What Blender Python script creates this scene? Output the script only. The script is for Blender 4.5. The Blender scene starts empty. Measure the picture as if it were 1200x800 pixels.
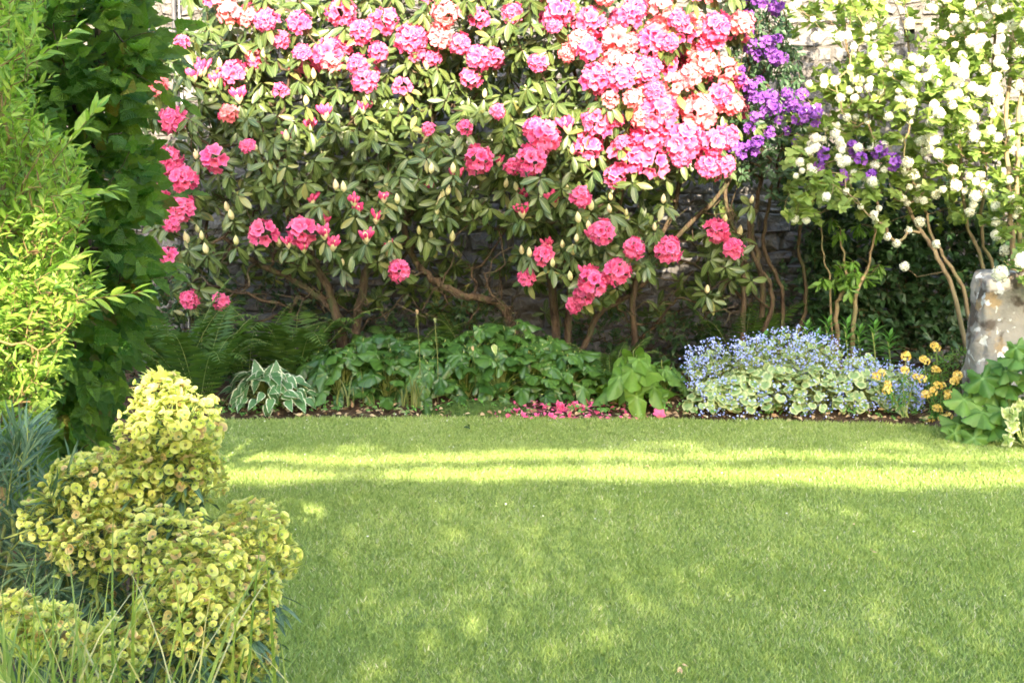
import bpy, math, random
import numpy as np
from mathutils import Matrix, Vector
R_ = math.radians
rng = np.random.default_rng(7)
random.seed(7)
S = bpy.context.scene
COL = S.collection

# ------------------------------------------------------------------ camera
PITCH, CAMH, F = R_(6.84), 1.44, 1500.0
cd = bpy.data.cameras.new('camera'); cam = bpy.data.objects.new('camera', cd); COL.objects.link(cam)
cam.location = (0, 0, CAMH); cam.rotation_euler = (math.pi/2 - PITCH, 0, 0)
cd.sensor_width = 36; cd.lens = 36*F/1200; cd.clip_end = 500; cd.clip_start = .05
S.camera = cam
# ------------------------------------------------------------------ light
SUN_EL, SUN_OFF = R_(20), R_(-4)          # low sun almost straight behind the camera
sun_to = Vector((-math.sin(SUN_OFF)*math.cos(SUN_EL), -math.cos(SUN_OFF)*math.cos(SUN_EL), math.sin(SUN_EL)))
w = bpy.data.worlds.new('World'); S.world = w; w.use_nodes = True
nt = w.node_tree; bg = nt.nodes['Background']
sky = nt.nodes.new('ShaderNodeTexSky'); sky.sky_type = 'NISHITA'; sky.sun_disc = False
sky.sun_elevation = SUN_EL; sky.sun_rotation = math.atan2(sun_to.x, sun_to.y); sky.air_density = 1.0; sky.dust_density = 2.5; sky.ozone_density = .6
nt.links.new(sky.outputs[0], bg.inputs[0]); bg.inputs[1].default_value = .15
sl = bpy.data.lights.new('sun', 'SUN'); sl.energy = 3.0; sl.angle = R_(.42); sl.color = (1, .85, .64)
so = bpy.data.objects.new('sun', sl); COL.objects.link(so); so.location = (-10, -10, 12)
so.rotation_euler = (-sun_to).to_track_quat('-Z', 'Y').to_euler()
S.view_settings.view_transform = 'Standard'; S.view_settings.look = 'None'
S.view_settings.exposure = 2.93; S.view_settings.gamma = 1
S.cycles.use_denoising = True
S.cycles.max_bounces = 7; S.cycles.diffuse_bounces = 4; S.cycles.glossy_bounces = 2; S.cycles.transmission_bounces = 3
S.cycles.filter_width = 1.7

# ------------------------------------------------------------------ helpers
def at(px, py, Y):
    """point at depth Y (metres in front of the camera) seen at photo pixel px,py"""
    u, v = (px-600)/F, -(py-400)/F
    c, s = math.cos(PITCH), math.sin(PITCH)
    d = (u, c + v*s, -s + v*c)
    k = Y/d[1]
    return np.array([d[0]*k, Y, CAMH + d[2]*k])
def atv(px, py, Y):
    px, py, Y = np.asarray(px, float), np.asarray(py, float), np.asarray(Y, float)
    u, v = (px-600)/F, -(py-400)/F
    c, s = math.cos(PITCH), math.sin(PITCH)
    k = Y/(c+v*s)
    return np.stack([u*k, Y+0*k, CAMH+(-s+v*c)*k], -1)
def unit(v):
    v = np.asarray(v, float); return v/np.maximum(np.linalg.norm(v, axis=-1, keepdims=True), 1e-9)
def frames(d, n):
    """rotation matrices whose columns are x, axis d (template +Y), normal n (template +Z)"""
    d = unit(d); n = np.broadcast_to(np.asarray(n, float), d.shape)
    x = unit(np.cross(d, n) + 1e-6); z = np.cross(x, d)
    return np.stack([x, d, z], -1)
def rdir(n): return unit(rng.normal(size=(n, 3)))

class T:   # template: verts, faces, attribute (edge, along)
    def __init__(s, v, f, a=None, m=None):
        s.v = np.array(v, float); s.f = [tuple(q) for q in f]
        s.a = np.array(a, float) if a is not None else np.zeros((len(s.v), 2))
        s.tot = np.array([len(q) for q in s.f]); s.loops = np.array([i for q in s.f for i in q])
        s.m = np.array(m if m is not None else [0]*len(s.f))
def join(*ts):
    v = []; f = []; a = []; m = []; o = 0
    for t in ts:
        v.append(t.v); a.append(t.a); f += [tuple(i+o for i in q) for q in t.f]; m += list(t.m); o += len(t.v)
    return T(np.concatenate(v), f, np.concatenate(a), m)
def xf(t, R=np.eye(3), p=(0, 0, 0), s=1.0): return T((t.v*s) @ np.asarray(R).T + np.asarray(p), t.f, t.a, t.m)

class B:   # batch of geometry that becomes ONE mesh
    def __init__(s): s.v = []; s.l = []; s.t = []; s.m = []; s.c = []; s.n = 0
    def add(s, t, loc=None, R=None, sc=1.0, rnd=None, mat=None):
        if loc is None: loc = np.zeros((1, 3))
        loc = np.atleast_2d(loc); N = len(loc)
        if N == 0: return s
        if R is None: R = np.broadcast_to(np.eye(3), (N, 3, 3))
        sc = np.broadcast_to(np.asarray(sc, float).reshape(-1, 1) if np.ndim(sc) < 2 else sc, (N, 3)) if np.ndim(sc) else np.full((N, 3), sc)
        nv = len(t.v)
        V = np.einsum('nij,nkj->nki', R, t.v[None]*sc[:, None, :]) + loc[:, None, :]
        s.v.append(V.reshape(-1, 3))
        s.l.append((t.loops[None] + (np.arange(N)*nv)[:, None] + s.n).ravel())
        s.t.append(np.tile(t.tot, N)); s.m.append(np.tile(t.m if mat is None else np.full(len(t.f), mat), N))
        r = rng.random((N, 2)) if rnd is None else np.broadcast_to(rnd, (N, 2))
        c = np.empty((N, nv, 4)); c[:, :, :2] = t.a[None]; c[:, :, 2:] = r[:, None, :]
        s.c.append(c.reshape(-1, 4)); s.n += N*nv
        return s
    def data(s, name, mats, org=(0, 0, 0), smooth=True):
        me = bpy.data.meshes.new(name)
        V = np.concatenate(s.v) - np.asarray(org); L = np.concatenate(s.l); Tt = np.concatenate(s.t)
        me.vertices.add(len(V)); me.vertices.foreach_set('co', V.astype(np.float32).ravel())
        me.loops.add(len(L)); me.loops.foreach_set('vertex_index', L.astype(np.int32))
        me.polygons.add(len(Tt)); st = np.concatenate([[0], np.cumsum(Tt)[:-1]])
        me.polygons.foreach_set('loop_start', st.astype(np.int32)); me.polygons.foreach_set('loop_total', Tt.astype(np.int32))
        me.polygons.foreach_set('material_index', np.concatenate(s.m).astype(np.int32))
        me.polygons.foreach_set('use_smooth', np.full(len(Tt), smooth))
        at_ = me.attributes.new('col', 'FLOAT_COLOR', 'POINT'); at_.data.foreach_set('color', np.concatenate(s.c).astype(np.float32).ravel())
        me.update(calc_edges=True)
        for m in (mats if isinstance(mats, (list, tuple)) else [mats]): me.materials.append(m)
        return me
def link(name, me, parent=None, loc=(0, 0, 0), R=None, sc=1.0):
    o = bpy.data.objects.new(name, me); COL.objects.link(o)
    if parent is not None: o.parent = parent
    M = Matrix.Translation(Vector(loc))
    if R is not None: M = M @ Matrix([list(r) for r in R]).to_4x4()
    o.matrix_basis = M @ Matrix.Scale(sc, 4) if sc != 1 else M
    return o
def mk(name, b, mats, parent=None, org=None, smooth=True):
    """world-space batch -> one object; origin at parent's base (or org)"""
    o_ = np.array(parent.location) if parent is not None else np.array(org if org is not None else (0, 0, 0))
    return link(name, b.data(name, mats, o_, smooth), parent, (0, 0, 0) if parent is not None else o_)
def tag(o, label=None, cat=None, group=None, kind=None):
    if label: o['label'] = label
    if cat: o['category'] = cat
    if group: o['group'] = group
    if kind: o['kind'] = kind
    return o
def thing(name, loc, label, cat, group=None):
    o = bpy.data.objects.new(name, None); COL.objects.link(o); o.location = [float(q) for q in loc]; o.empty_display_size = .1
    return tag(o, label, cat, group)

# ------------------------------------------------------------------ materials
def newmat(name):
    m = bpy.data.materials.new(name); m.use_nodes = True; t = m.node_tree; t.nodes.clear()
    return m, t.nodes, t.links
def rgb(c): return (c[0], c[1], c[2], 1)
def mixc(N, L, fac, a, b):
    n = N.new('ShaderNodeMix'); n.data_type = 'RGBA'
    for s_, v in ((n.inputs[0], fac), (n.inputs[6], a), (n.inputs[7], b)):
        if isinstance(v, (tuple, list)): s_.default_value = rgb(v)
        elif isinstance(v, (int, float)): s_.default_value = v
        else: L.new(v, s_)
    return n.outputs[2]
def math_(N, L, op, a, b=0.0, c=None, clamp=False):
    n = N.new('ShaderNodeMath'); n.operation = op; n.use_clamp = clamp
    for i, v in enumerate([a, b] + ([c] if c is not None else [])):
        if isinstance(v, (int, float)): n.inputs[i].default_value = v
        else: L.new(v, n.inputs[i])
    return n.outputs[0]
def step(N, L, x, lo, hi):
    n = N.new('ShaderNodeMapRange'); n.interpolation_type = 'SMOOTHSTEP'
    L.new(x, n.inputs[0]); n.inputs[1].default_value = lo; n.inputs[2].default_value = hi
    return n.outputs[0]
def noise(N, L, scale, detail=3, vec=None, out=0, dist=0):
    n = N.new('ShaderNodeTexNoise'); n.inputs['Scale'].default_value = scale; n.inputs['Detail'].default_value = detail
    n.inputs['Distortion'].default_value = dist
    if vec is None: vec = N.new('ShaderNodeNewGeometry').outputs['Position']
    L.new(vec, n.inputs['Vector']); return n.outputs[out]
def leafmat(name, a, b, tr=.28, rough=.45, edge=None, elo=.6, ehi=.75, vein=None, odd=None, oddp=.93, spec=.4, pleat=0, tcol=(1.5, 1.6, .7), blotch=.25):
    """a..b random per leaf; edge = margin colour; vein = midrib colour; odd = colour of a few old leaves"""
    m, N, L = newmat(name)
    A = N.new('ShaderNodeAttribute'); A.attribute_name = 'col'
    sp = N.new('ShaderNodeSeparateColor'); L.new(A.outputs['Color'], sp.inputs[0])
    e, al, r1 = sp.outputs; r2 = A.outputs['Alpha']
    oi = N.new('ShaderNodeObjectInfo')
    r1 = math_(N, L, 'FRACT', math_(N, L, 'ADD', r1, oi.outputs['Random']))
    c = mixc(N, L, r1, a, b)
    nz = noise(N, L, 35, 2)
    k = math_(N, L, 'MULTIPLY_ADD', nz, 2*blotch, 1-blotch)
    vm = N.new('ShaderNodeVectorMath'); vm.operation = 'SCALE'; L.new(c, vm.inputs[0]); L.new(k, vm.inputs['Scale']); c = vm.outputs[0]
    if odd is not None: c = mixc(N, L, step(N, L, r2, oddp, oddp+.04), c, odd)
    if vein is not None: c = mixc(N, L, math_(N, L, 'MULTIPLY', math_(N, L, 'SUBTRACT', 1.0, step(N, L, e, .04, .16)), .7), c, vein)
    if edge is not None:
        e2 = math_(N, L, 'ADD', e, math_(N, L, 'MULTIPLY_ADD', noise(N, L, 60, 1), .5, -.25))
        c = mixc(N, L, step(N, L, e2, elo, ehi), c, edge)
    P = N.new('ShaderNodeBsdfPrincipled'); L.new(c, P.inputs['Base Color']); P.inputs['Roughness'].default_value = rough
    P.inputs['Specular IOR Level'].default_value = spec
    if pleat:
        wv = math_(N, L, 'SINE', math_(N, L, 'MULTIPLY', math_(N, L, 'ADD', al, math_(N, L, 'MULTIPLY', e, -.25)), pleat))
        bp = N.new('ShaderNodeBump'); bp.inputs['Strength'].default_value = 1; bp.inputs['Distance'].default_value = .006
        L.new(wv, bp.inputs['Height']); L.new(bp.outputs[0], P.inputs['Normal'])
    tl = N.new('ShaderNodeBsdfTranslucent'); v2 = N.new('ShaderNodeVectorMath'); v2.operation = 'MULTIPLY'
    L.new(c, v2.inputs[0]); v2.inputs[1].default_value = tcol; L.new(v2.outputs[0], tl.inputs[0])
    mx = N.new('ShaderNodeMixShader'); mx.inputs[0].default_value = tr
    L.new(P.outputs[0], mx.inputs[1]); L.new(tl.outputs[0], mx.inputs[2])
    o = N.new('ShaderNodeOutputMaterial'); L.new(mx.outputs[0], o.inputs[0])
    return m
def surfmat(name, cols, scale=6, rough=.9, bump=.5, bscale=40, dist=.004, stretch=None):
    m, N, L = newmat(name)
    g = N.new('ShaderNodeNewGeometry').outputs['Position']
    if stretch:
        mp = N.new('ShaderNodeMapping'); mp.inputs['Scale'].default_value = stretch; L.new(g, mp.inputs[0]); g = mp.outputs[0]
    n1 = noise(N, L, scale, 5, g); r = N.new('ShaderNodeValToRGB'); L.new(n1, r.inputs[0])
    el = r.color_ramp.elements; el[0].position = .32; el[0].color = rgb(cols[0]); el[1].position = .68; el[1].color = rgb(cols[-1])
    for i, c in enumerate(cols[1:-1]): e = el.new(.32+.36*(i+1)/(len(cols)-1)); e.color = rgb(c)
    P = N.new('ShaderNodeBsdfPrincipled'); L.new(r.outputs[0], P.inputs[0]); P.inputs['Roughness'].default_value = rough; P.inputs['Specular IOR Level'].default_value = .2
    bp = N.new('ShaderNodeBump'); bp.inputs['Strength'].default_value = bump; bp.inputs['Distance'].default_value = dist
    L.new(noise(N, L, bscale, 6, g), bp.inputs['Height']); L.new(bp.outputs[0], P.inputs['Normal'])
    o = N.new('ShaderNodeOutputMaterial'); L.new(P.outputs[0], o.inputs[0])
    return m
M = {}
M['rleaf'] = leafmat('rhododendron_leaf', (.045, .085, .024), (.11, .15, .038), .22, .38, vein=(.20, .26, .10), odd=(.22, .22, .07), oddp=.94, spec=.5)
M['pink'] = leafmat('pink_petal', (.75, .08, .265), (.82, .15, .30), .3, .55, spec=.2, tcol=(1.1, 1.0, 1.0), edge=(.87, .25, .43), elo=.7, ehi=1.1, vein=None, blotch=.12)
M['pinksunlit'] = leafmat('sunlit_pink_petal', (.86, .22, .26), (.88, .38, .36), .3, .55, spec=.2, tcol=(1.05, 1, 1), edge=(.86, .18, .26), elo=.75, ehi=1.1, blotch=.12)  # sunlit copy of the pink petal: sun paling put into the colour
M['red'] = leafmat('crimson_bud', (.68, .045, .17), (.80, .12, .26), .15, .5, tcol=(1, 1, 1), blotch=.1)
M['cream'] = leafmat('cream_bud_scale', (.62, .62, .30), (.72, .60, .36), .15, .5, edge=None, blotch=.15)
M['stamen'] = leafmat('stamen', (.75, .35, .2), (.8, .5, .3), .1, .6, blotch=.05)
M['purple'] = leafmat('purple_petal', (.16, .045, .34), (.29, .11, .46), .3, .6, tcol=(1.1, 1, 1.1), spec=.2, blotch=.15)
M['pleaf'] = leafmat('azalea_leaf', (.035, .08, .04), (.06, .12, .05), .2, .45)
M['white'] = leafmat('white_petal', (.72, .73, .54), (.80, .80, .68), .25, .6, tcol=(1, 1, 1), spec=.2, blotch=.05, odd=(.55, .42, .28), oddp=.93)
M['vleaf'] = leafmat('snowball_leaf', (.12, .20, .04), (.24, .32, .08), .35, .5, vein=(.2, .3, .1))
M['hleaf'] = leafmat('hornbeam_leaf', (.065, .19, .028), (.23, .40, .06), .36, .42, vein=(.16, .28, .07), pleat=75, odd=(.26, .25, .06), oddp=.95)
M['wleaf'] = leafmat('willow_leaf', (.13, .27, .03), (.31, .42, .07), .38, .48, vein=(.3, .4, .12))
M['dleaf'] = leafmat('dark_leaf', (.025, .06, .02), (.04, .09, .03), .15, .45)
M['bluegreen'] = leafmat('bluegreen_leaf', (.05, .11, .06), (.09, .16, .085), .2, .5, vein=(.2, .3, .2))
M['bract'] = leafmat('spurge_bract', (.40, .52, .09), (.58, .60, .17), .35, .5, edge=(.70, .66, .25), elo=.75, ehi=1.1, odd=(.50, .36, .17), oddp=.86, tcol=(1.2, 1.2, .8), blotch=.2)
M['ovary'] = leafmat('spurge_ovary', (.12, .20, .09), (.24, .24, .09), .1, .5)
M['sstem'] = leafmat('spurge_stem', (.22, .30, .08), (.30, .34, .10), .15, .5)
M['hosta'] = leafmat('hosta_leaf', (.07, .17, .06), (.11, .24, .08), .22, .45, edge=(.62, .66, .48), elo=.74, ehi=.88)
M['vari'] = leafmat('variegated_leaf', (.15, .27, .09), (.22, .33, .14), .25, .5, edge=(.46, .52, .27), elo=.45, ehi=1.05)
M['arum'] = leafmat('arum_leaf', (.03, .085, .016), (.075, .165, .028), .25, .34, vein=(.14, .28, .08), spec=.5)
M['lime'] = leafmat('lime_leaf', (.07, .17, .022), (.14, .26, .035), .33, .42, vein=(.25, .4, .1))
M['fern'] = leafmat('fern_pinna', (.035, .085, .015), (.08, .15, .024), .3, .55)
M['lily'] = leafmat('lily_leaf', (.09, .24, .05), (.13, .32, .06), .28, .45)
M['big'] = leafmat('lobed_leaf', (.05, .14, .022), (.12, .24, .045), .28, .5, vein=(.22, .38, .12))
M['creamleaf'] = leafmat('cream_edged_leaf', (.26, .38, .10), (.42, .50, .18), .3, .5, edge=(.62, .64, .36), elo=.6, ehi=.9)
M['blue'] = leafmat('blue_petal', (.30, .38, .85), (.42, .50, .88), .25, .6, tcol=(1, 1, 1), blotch=.05)
M['yellow'] = leafmat('yellow_petal', (.84, .58, .09), (.88, .72, .26), .25, .55, tcol=(1, 1, 1), blotch=.12)
M['straw'] = leafmat('fading_leaf', (.08, .13, .025), (.19, .20, .06), .25, .55)
M['blade'] = leafmat('grass_blade', (.20, .30, .055), (.39, .48, .15), .3, .6, odd=(.54, .54, .34), oddp=.91, tcol=(1.3, 1.35, .9), blotch=.25)
M['tallgrass'] = leafmat('tall_grass_blade', (.11, .20, .035), (.25, .32, .08), .35, .45, odd=(.50, .46, .26), oddp=.74, blotch=.1)
M['bark'] = surfmat('bark', [(.035, .024, .017), (.10, .07, .045), (.07, .08, .035)], 22, .95, 1, 60, .02, (1, 1, .35))
M['tanbark'] = surfmat('tan_bark', [(.13, .09, .05), (.24, .18, .10), (.20, .19, .09)], 14, .85, .7, 60, .006, (1, 1, .3))
M['twig'] = surfmat('twig', [(.16, .10, .05), (.24, .19, .08)], 10, .8, .2, 50, .002)
M['soil'] = surfmat('soil', [(.035, .022, .014), (.08, .05, .03), (.13, .09, .055)], 14, 1, 1, 60, .03)
M['litter'] = leafmat('dead_leaf', (.22, .12, .06), (.55, .42, .24), .1, .7, odd=(.20, .24, .09), oddp=.7, blotch=.3)
M['moss'] = surfmat('moss', [(.05, .09, .02), (.09, .15, .035)], 20, 1, 1, 120, .02)

# ------------------------------------------------------------------ templates
def leaf_t(W, prof, ns=4, fold=.25, curl=-.15, serr=0, y0=0.0):
    v = []; a = []; f = []
    for i in range(ns+1):
        t = i/ns; wd = W*max(prof(t), .03)
        if serr and 0 < i < ns: wd *= 1+serr*(1 if i % 2 else -1)
        z = curl*t*t + (.05*(i % 2) if serr else 0)
        v += [(-wd, y0+t, z+fold*wd), (0, y0+t, z), (wd, y0+t, z+fold*wd)]; a += [(1, t), (0, t), (1, t)]
    for i in range(ns):
        b = 3*i; f += [(b, b+1, b+4, b+3), (b+1, b+2, b+5, b+4)]
    return T(v, f, a)
ell = lambda t: math.sin(math.pi*min(1, (t*.93+.05)))**.75
obl = lambda t: math.sin(math.pi*min(1, t**1.25*.93+.04))**.75
lan = lambda t: math.sin(math.pi*min(1, t**.8*.95+.04))
ova = lambda t: math.sin(math.pi*min(1, t**.6*.96+.04))**.85
def polar_t(rf, n=20, rings=(.5, 1), z=lambda r, th: 0.0, cy=0.0):
    v = [(0, cy, z(0, 0))]; a = [(0, .3)]; f = []
    for k, q in enumerate(rings):
        for i in range(n):
            th = 2*math.pi*i/n; r = rf(th)*q
            v.append((r*math.sin(th), cy+r*math.cos(th), z(q, th))); a.append((q, .5+.5*math.cos(th)*q))
    for i in range(n):
        j = (i+1) % n; f.append((0, 1+i, 1+j))
        for k in range(len(rings)-1): f.append((1+k*n+i, 1+(k+1)*n+i, 1+(k+1)*n+j, 1+k*n+j))
    f = [q[::-1] for q in f]
    return T(v, f, a)
def lathe_t(prof, n=6, mat=0):
    v = []; a = []; f = []
    for k, (r, y) in enumerate(prof):
        for i in range(n):
            th = 2*math.pi*i/n; v.append((r*math.cos(th), y, r*math.sin(th))); a.append((.3, k/(len(prof)-1)))
    for k in range(len(prof)-1):
        for i in range(n):
            j = (i+1) % n; f.append((k*n+i, (k+1)*n+i, (k+1)*n+j, k*n+j))
    return T(v, f, a, [mat]*len(f))
RLEAF = leaf_t(.19, obl, 5, .3, -.18)
WLEAF = leaf_t(.15, lan, 4, .4, -.15)
HLEAF = leaf_t(.30, ova, 9, .22, -.18, .09)
OVLEAF = leaf_t(.27, ova, 4, .25, -.25)
HOSTAL = leaf_t(.33, ova, 6, .28, -.35)
DISC5 = polar_t(lambda th: .62+.38*abs(math.cos(2.5*th)), 10, (1,), lambda r, th: .12*r)
def heart(th):
    t = abs((th+math.pi) % (2*math.pi)-math.pi)/math.pi
    return .62-.12*math.sin(t*math.pi)*0+.16*math.sin(math.pi*t) - (.42*max(0, t-.86)/.14) + .16*max(0, 1-t*6)
HEART = polar_t(heart, 22, (.5, 1), lambda r, th: .10*r*math.sin(2*th)**2-.08*r*r, .35)
def arrow(th):
    t = abs((th+math.pi) % (2*math.pi)-math.pi)/math.pi
    return float(np.interp(t, [0, .08, .2, .4, .55, .7, .84, .93, 1], [.95, .72, .47, .33, .33, .44, .62, .34, .12]))
ARUM = polar_t(arrow, 26, (.5, 1), lambda r, th: -.16*r*r+.09*r*math.sin(6*th+1), .3)
def palm(k, depth):
    def f(th):
        t = abs((th+math.pi) % (2*math.pi)-math.pi)
        l = 1-2*abs((t*k/(2*math.pi)+.5) % 1-.5) if t < math.pi*.9 else 0
        return (1-depth)+depth*l*1.1 - .25*(t/math.pi)**2 + .05*math.cos(th*23)
    return f
LOBED = polar_t(palm(5, .36), 60, (.35, .7, 1), lambda r, th: .10*r*math.cos(5*th)-.22*r*r, .15)
VIBL = polar_t(palm(4, .5), 24, (1,), lambda r, th: -.1*r*r, .35)
# florets and clusters --------------------------------------------------
def floret_t(seed, ruffle=.12):
    q = np.random.default_rng(seed); ph = q.random()*6
    n = 20; v = []; a = []; f = []
    for k, (r, z) in enumerate([(.12, 0), (.30, .45), (.72, .80), (1.0, .86)]):
        for i in range(n):
            th = 2*math.pi*i/n; lob = abs(math.cos(2.5*th))
            rr = r*(1-(.26*(1-lob**.6) if k > 1 else 0)); zz = z+(ruffle*math.sin(9*th+ph) if k == 3 else 0)+(.08*math.sin(4*th+ph) if k >= 2 else 0)-(.10*(1-lob) if k == 3 else 0)
            v.append((rr*math.cos(th), rr*math.sin(th), zz)); a.append(((0, .3, .7, 1)[k], k/3))
    for k in range(3):
        for i in range(n):
            j = (i+1) % n; f.append((k*n+i, k*n+j, (k+1)*n+j, (k+1)*n+i))
    return T(v, f, a, [0]*len(f))
def rotz_to(d, roll=0):
    d = unit(d); h = np.array([1, 0, 0]) if abs(d[0]) < .8 else np.array([0, 1, 0])
    x = unit(np.cross(h, d)); y = np.cross(d, x); c, s = math.cos(roll), math.sin(roll)
    return np.stack([x*c+y*s, -x*s+y*c, d], -1)
def truss_data(seed, name, mats, n=19, rad=.060, fs=.042, spread=1.75):
    q = np.random.default_rng(seed); b = B()
    FL = [floret_t(seed*7+i, .08+.08*q.random()) for i in range(4)]
    for i in range(n):
        t = i/n; el = spread*math.sqrt(t); az = i*2.399+q.normal()*.15
        d = np.array([math.sin(el)*math.cos(az), math.sin(el)*math.sin(az), math.cos(el)])
        d2 = unit(d+q.normal(size=3)*.15)
        b.add(FL[i % 4], d[None]*rad*(.75+.35*q.random()), rotz_to(d2, q.random()*6)[None], fs*(.85+.35*q.random()), q.random((1, 2)))
        st = lathe_t([(.02, .3), (.012, 1.1)], 3, 1)   # stamens
        for k in range(2):
            d3 = unit(d2+q.normal(size=3)*.22); Rr = rotz_to(d3); Rr = np.stack([Rr[:, 0], Rr[:, 2], Rr[:, 1]], -1)
            b.add(st, d[None]*rad*.9, Rr[None], fs, q.random((1, 2)))
    return b
def bud_open(seed):
    q = np.random.default_rng(seed); b = B()
    tube = lathe_t([(.02, 0), (.09, .4), (.15, .75), (.13, .95), (.02, 1.1)], 6, 0)
    for i in range(9):
        el = .15+.5*math.sqrt(i/9); az = i*2.399
        d = np.array([math.sin(el)*math.cos(az), math.sin(el)*math.sin(az), math.cos(el)]); Rr = rotz_to(d); Rr = np.stack([Rr[:, 0], Rr[:, 2], -Rr[:, 1]], -1)
        b.add(tube, np.zeros((1, 3)), Rr[None], .065*(.8+.4*q.random()), q.random((1, 2)))
    sc = lathe_t([(.03, 0), (.17, .2), (.2, .4), (.12, .55), (.02, .6)], 7, 1)
    Rr = np.array([[1, 0, 0], [0, 0, -1], [0, 1, 0]], float)
    b.add(sc, np.array([[0, 0, -.012]]), Rr[None], .11, q.random((1, 2)))
    return b
def bud_shut(seed):
    q = np.random.default_rng(seed); b = B(); Rr = np.array([[1, 0, 0], [0, 0, -1], [0, 1, 0]], float)
    b.add(lathe_t([(.05, 0), (.2, .15), (.27, .4), (.22, .65), (.1, .88), (.01, 1.02)], 8, 0), None, Rr[None], .055, q.random((1, 2)))
    return b

# ------------------------------------------------------------------ branch growth
def ring_tube(b, P, r, n=6, mat=0):
    """smooth tube along polyline P with radii r"""
    P = np.asarray(P, float); m = len(P); r = np.broadcast_to(r, (m,))
    d = unit(np.gradient(P, axis=0)); h = np.array([.92, -.31, .24]); x = unit(np.cross(d, h)); y = np.cross(d, x)
    th = 2*np.pi*np.arange(n)/n
    V = P[:, None]+r[:, None, None]*(np.cos(th)[None, :, None]*x[:, None]+np.sin(th)[None, :, None]*y[:, None])
    f = [(k*n+i, k*n+(i+1) % n, (k+1)*n+(i+1) % n, (k+1)*n+i) for k in range(m-1) for i in range(n)]
    f.append(tuple((m-1)*n+i for i in range(n)))
    b.add(T(V.reshape(-1, 3), f, np.tile([[.3, .5]], (m*n, 1)), [mat]*len(f)))
def smooth(P, k=6, jit=0):
    P = np.asarray(P, float); Q = np.vstack([2*P[0]-P[1], P, 2*P[-1]-P[-2]]); out = []
    for i in range(1, len(Q)-2):
        for t in np.linspace(0, 1, k, endpoint=False):
            a, b_, c, d = Q[i-1:i+3]; out.append(.5*(2*b_+(c-a)*t+(2*a-5*b_+4*c-d)*t*t+(3*b_-a-3*c+d)*t**3))
    out.append(P[-1]); out = np.array(out)
    if jit: out[1:-1] += rng.normal(size=out[1:-1].shape)*jit
    return out
def grow(trunks, targets, r0=.003, step_=.09, wob=.012, dn=.5, expo=.42, n=5):
    """trunks: list of (polyline, r_base, r_tip); returns batch with trunks and every branch to the targets"""
    b = B(); pos = []; par = []; minr = []
    for P, ra, rb in trunks:
        P = smooth(P, 6, .006); st = len(pos)
        for i, p in enumerate(P):
            pos.append(p); par.append(st+i-1 if i else -1); minr.append(ra+(rb-ra)*i/(len(P)-1))
    ntr = len(pos)
    cap = ntr+len(targets)*26; A = np.zeros((cap, 3)); A[:ntr] = pos; n_ = ntr
    par = par+[-1]*(cap-ntr); cnt = np.zeros(cap)
    tg = np.asarray(targets); D = np.min(np.linalg.norm(tg[:, None]-A[None, :ntr], axis=2), axis=1)
    for ti in np.argsort(D):
        t = tg[ti]; dv = t-A[:n_]; ds = np.linalg.norm(dv, axis=1)
        c = ds+dn*np.maximum(0, -dv[:, 2]+.05)
        j = int(np.argmin(c)); L_ = ds[j]; k = min(24, max(2, int(L_/step_)))
        p0 = A[j].copy(); prev = j; bow = np.array([0, 0, -.12*L_])+rng.normal(size=3)*.05*L_
        for q in range(1, k+1):
            f = q/k; p = p0+(t-p0)*f+bow*4*f*(1-f)*.5+(rng.normal(size=3)*wob if q < k else 0)
            A[n_] = p; par[n_] = prev; prev = n_; n_ += 1
        cnt[prev] += 1
    A = A[:n_]; par = np.array(par[:n_]); cnt = cnt[:n_]
    for i in range(n_-1, -1, -1):
        if par[i] >= 0: cnt[par[i]] += cnt[i]
    r = r0*np.maximum(cnt, 1)**expo; r[:ntr] = np.maximum(np.minimum(r[:ntr], np.array(minr)), np.array(minr)*.85)
    ch = np.arange(n_)[par >= 0]; pa = par[ch]; isroot = ch < ntr
    d = np.zeros((n_, 3)); d[ch] = unit(A[ch]-A[pa]); ro = np.arange(n_)[par < 0]; d[ro] = [0, 0, 1]
    big = {}
    for c_, p_ in zip(ch, pa):
        if p_ not in big or r[c_] > r[big[p_]]: big[p_] = c_
    main = np.array([big[p_] == c_ for c_, p_ in zip(ch, pa)])
    ds = np.where(main[:, None], unit(d[pa]+d[ch]), d[ch]); rs = np.where(main, np.minimum(r[pa], r[ch]*1.25), r[ch]*1.1)
    de = d[ch].copy()
    for i, c_ in enumerate(ch):
        if c_ in big: de[i] = unit(d[c_]+d[big[c_]])
    h = np.array([.92, -.31, .24]); th = 2*np.pi*np.arange(n)/n
    def ring(c0, dd, rr):
        x = unit(np.cross(dd, h)); y = np.cross(dd, x)
        return c0[:, None]+rr[:, None, None]*(np.cos(th)[None, :, None]*x[:, None]+np.sin(th)[None, :, None]*y[:, None])
    V = np.concatenate([ring(A[pa], ds, rs), ring(A[ch], de, r[ch])], 1)      # (m,2n,3)
    m = len(ch); f0 = np.array([(i, (i+1) % n, n+(i+1) % n, n+i) for i in range(n)])
    b.v.append(V.reshape(-1, 3)); b.l.append((f0.ravel()[None]+(np.arange(m)*2*n)[:, None]+b.n).ravel())
    b.t.append(np.full(m*n, 4)); b.m.append(np.zeros(m*n)); c = np.full((m*2*n, 4), .5); b.c.append(c); b.n += m*2*n
    return b
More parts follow.
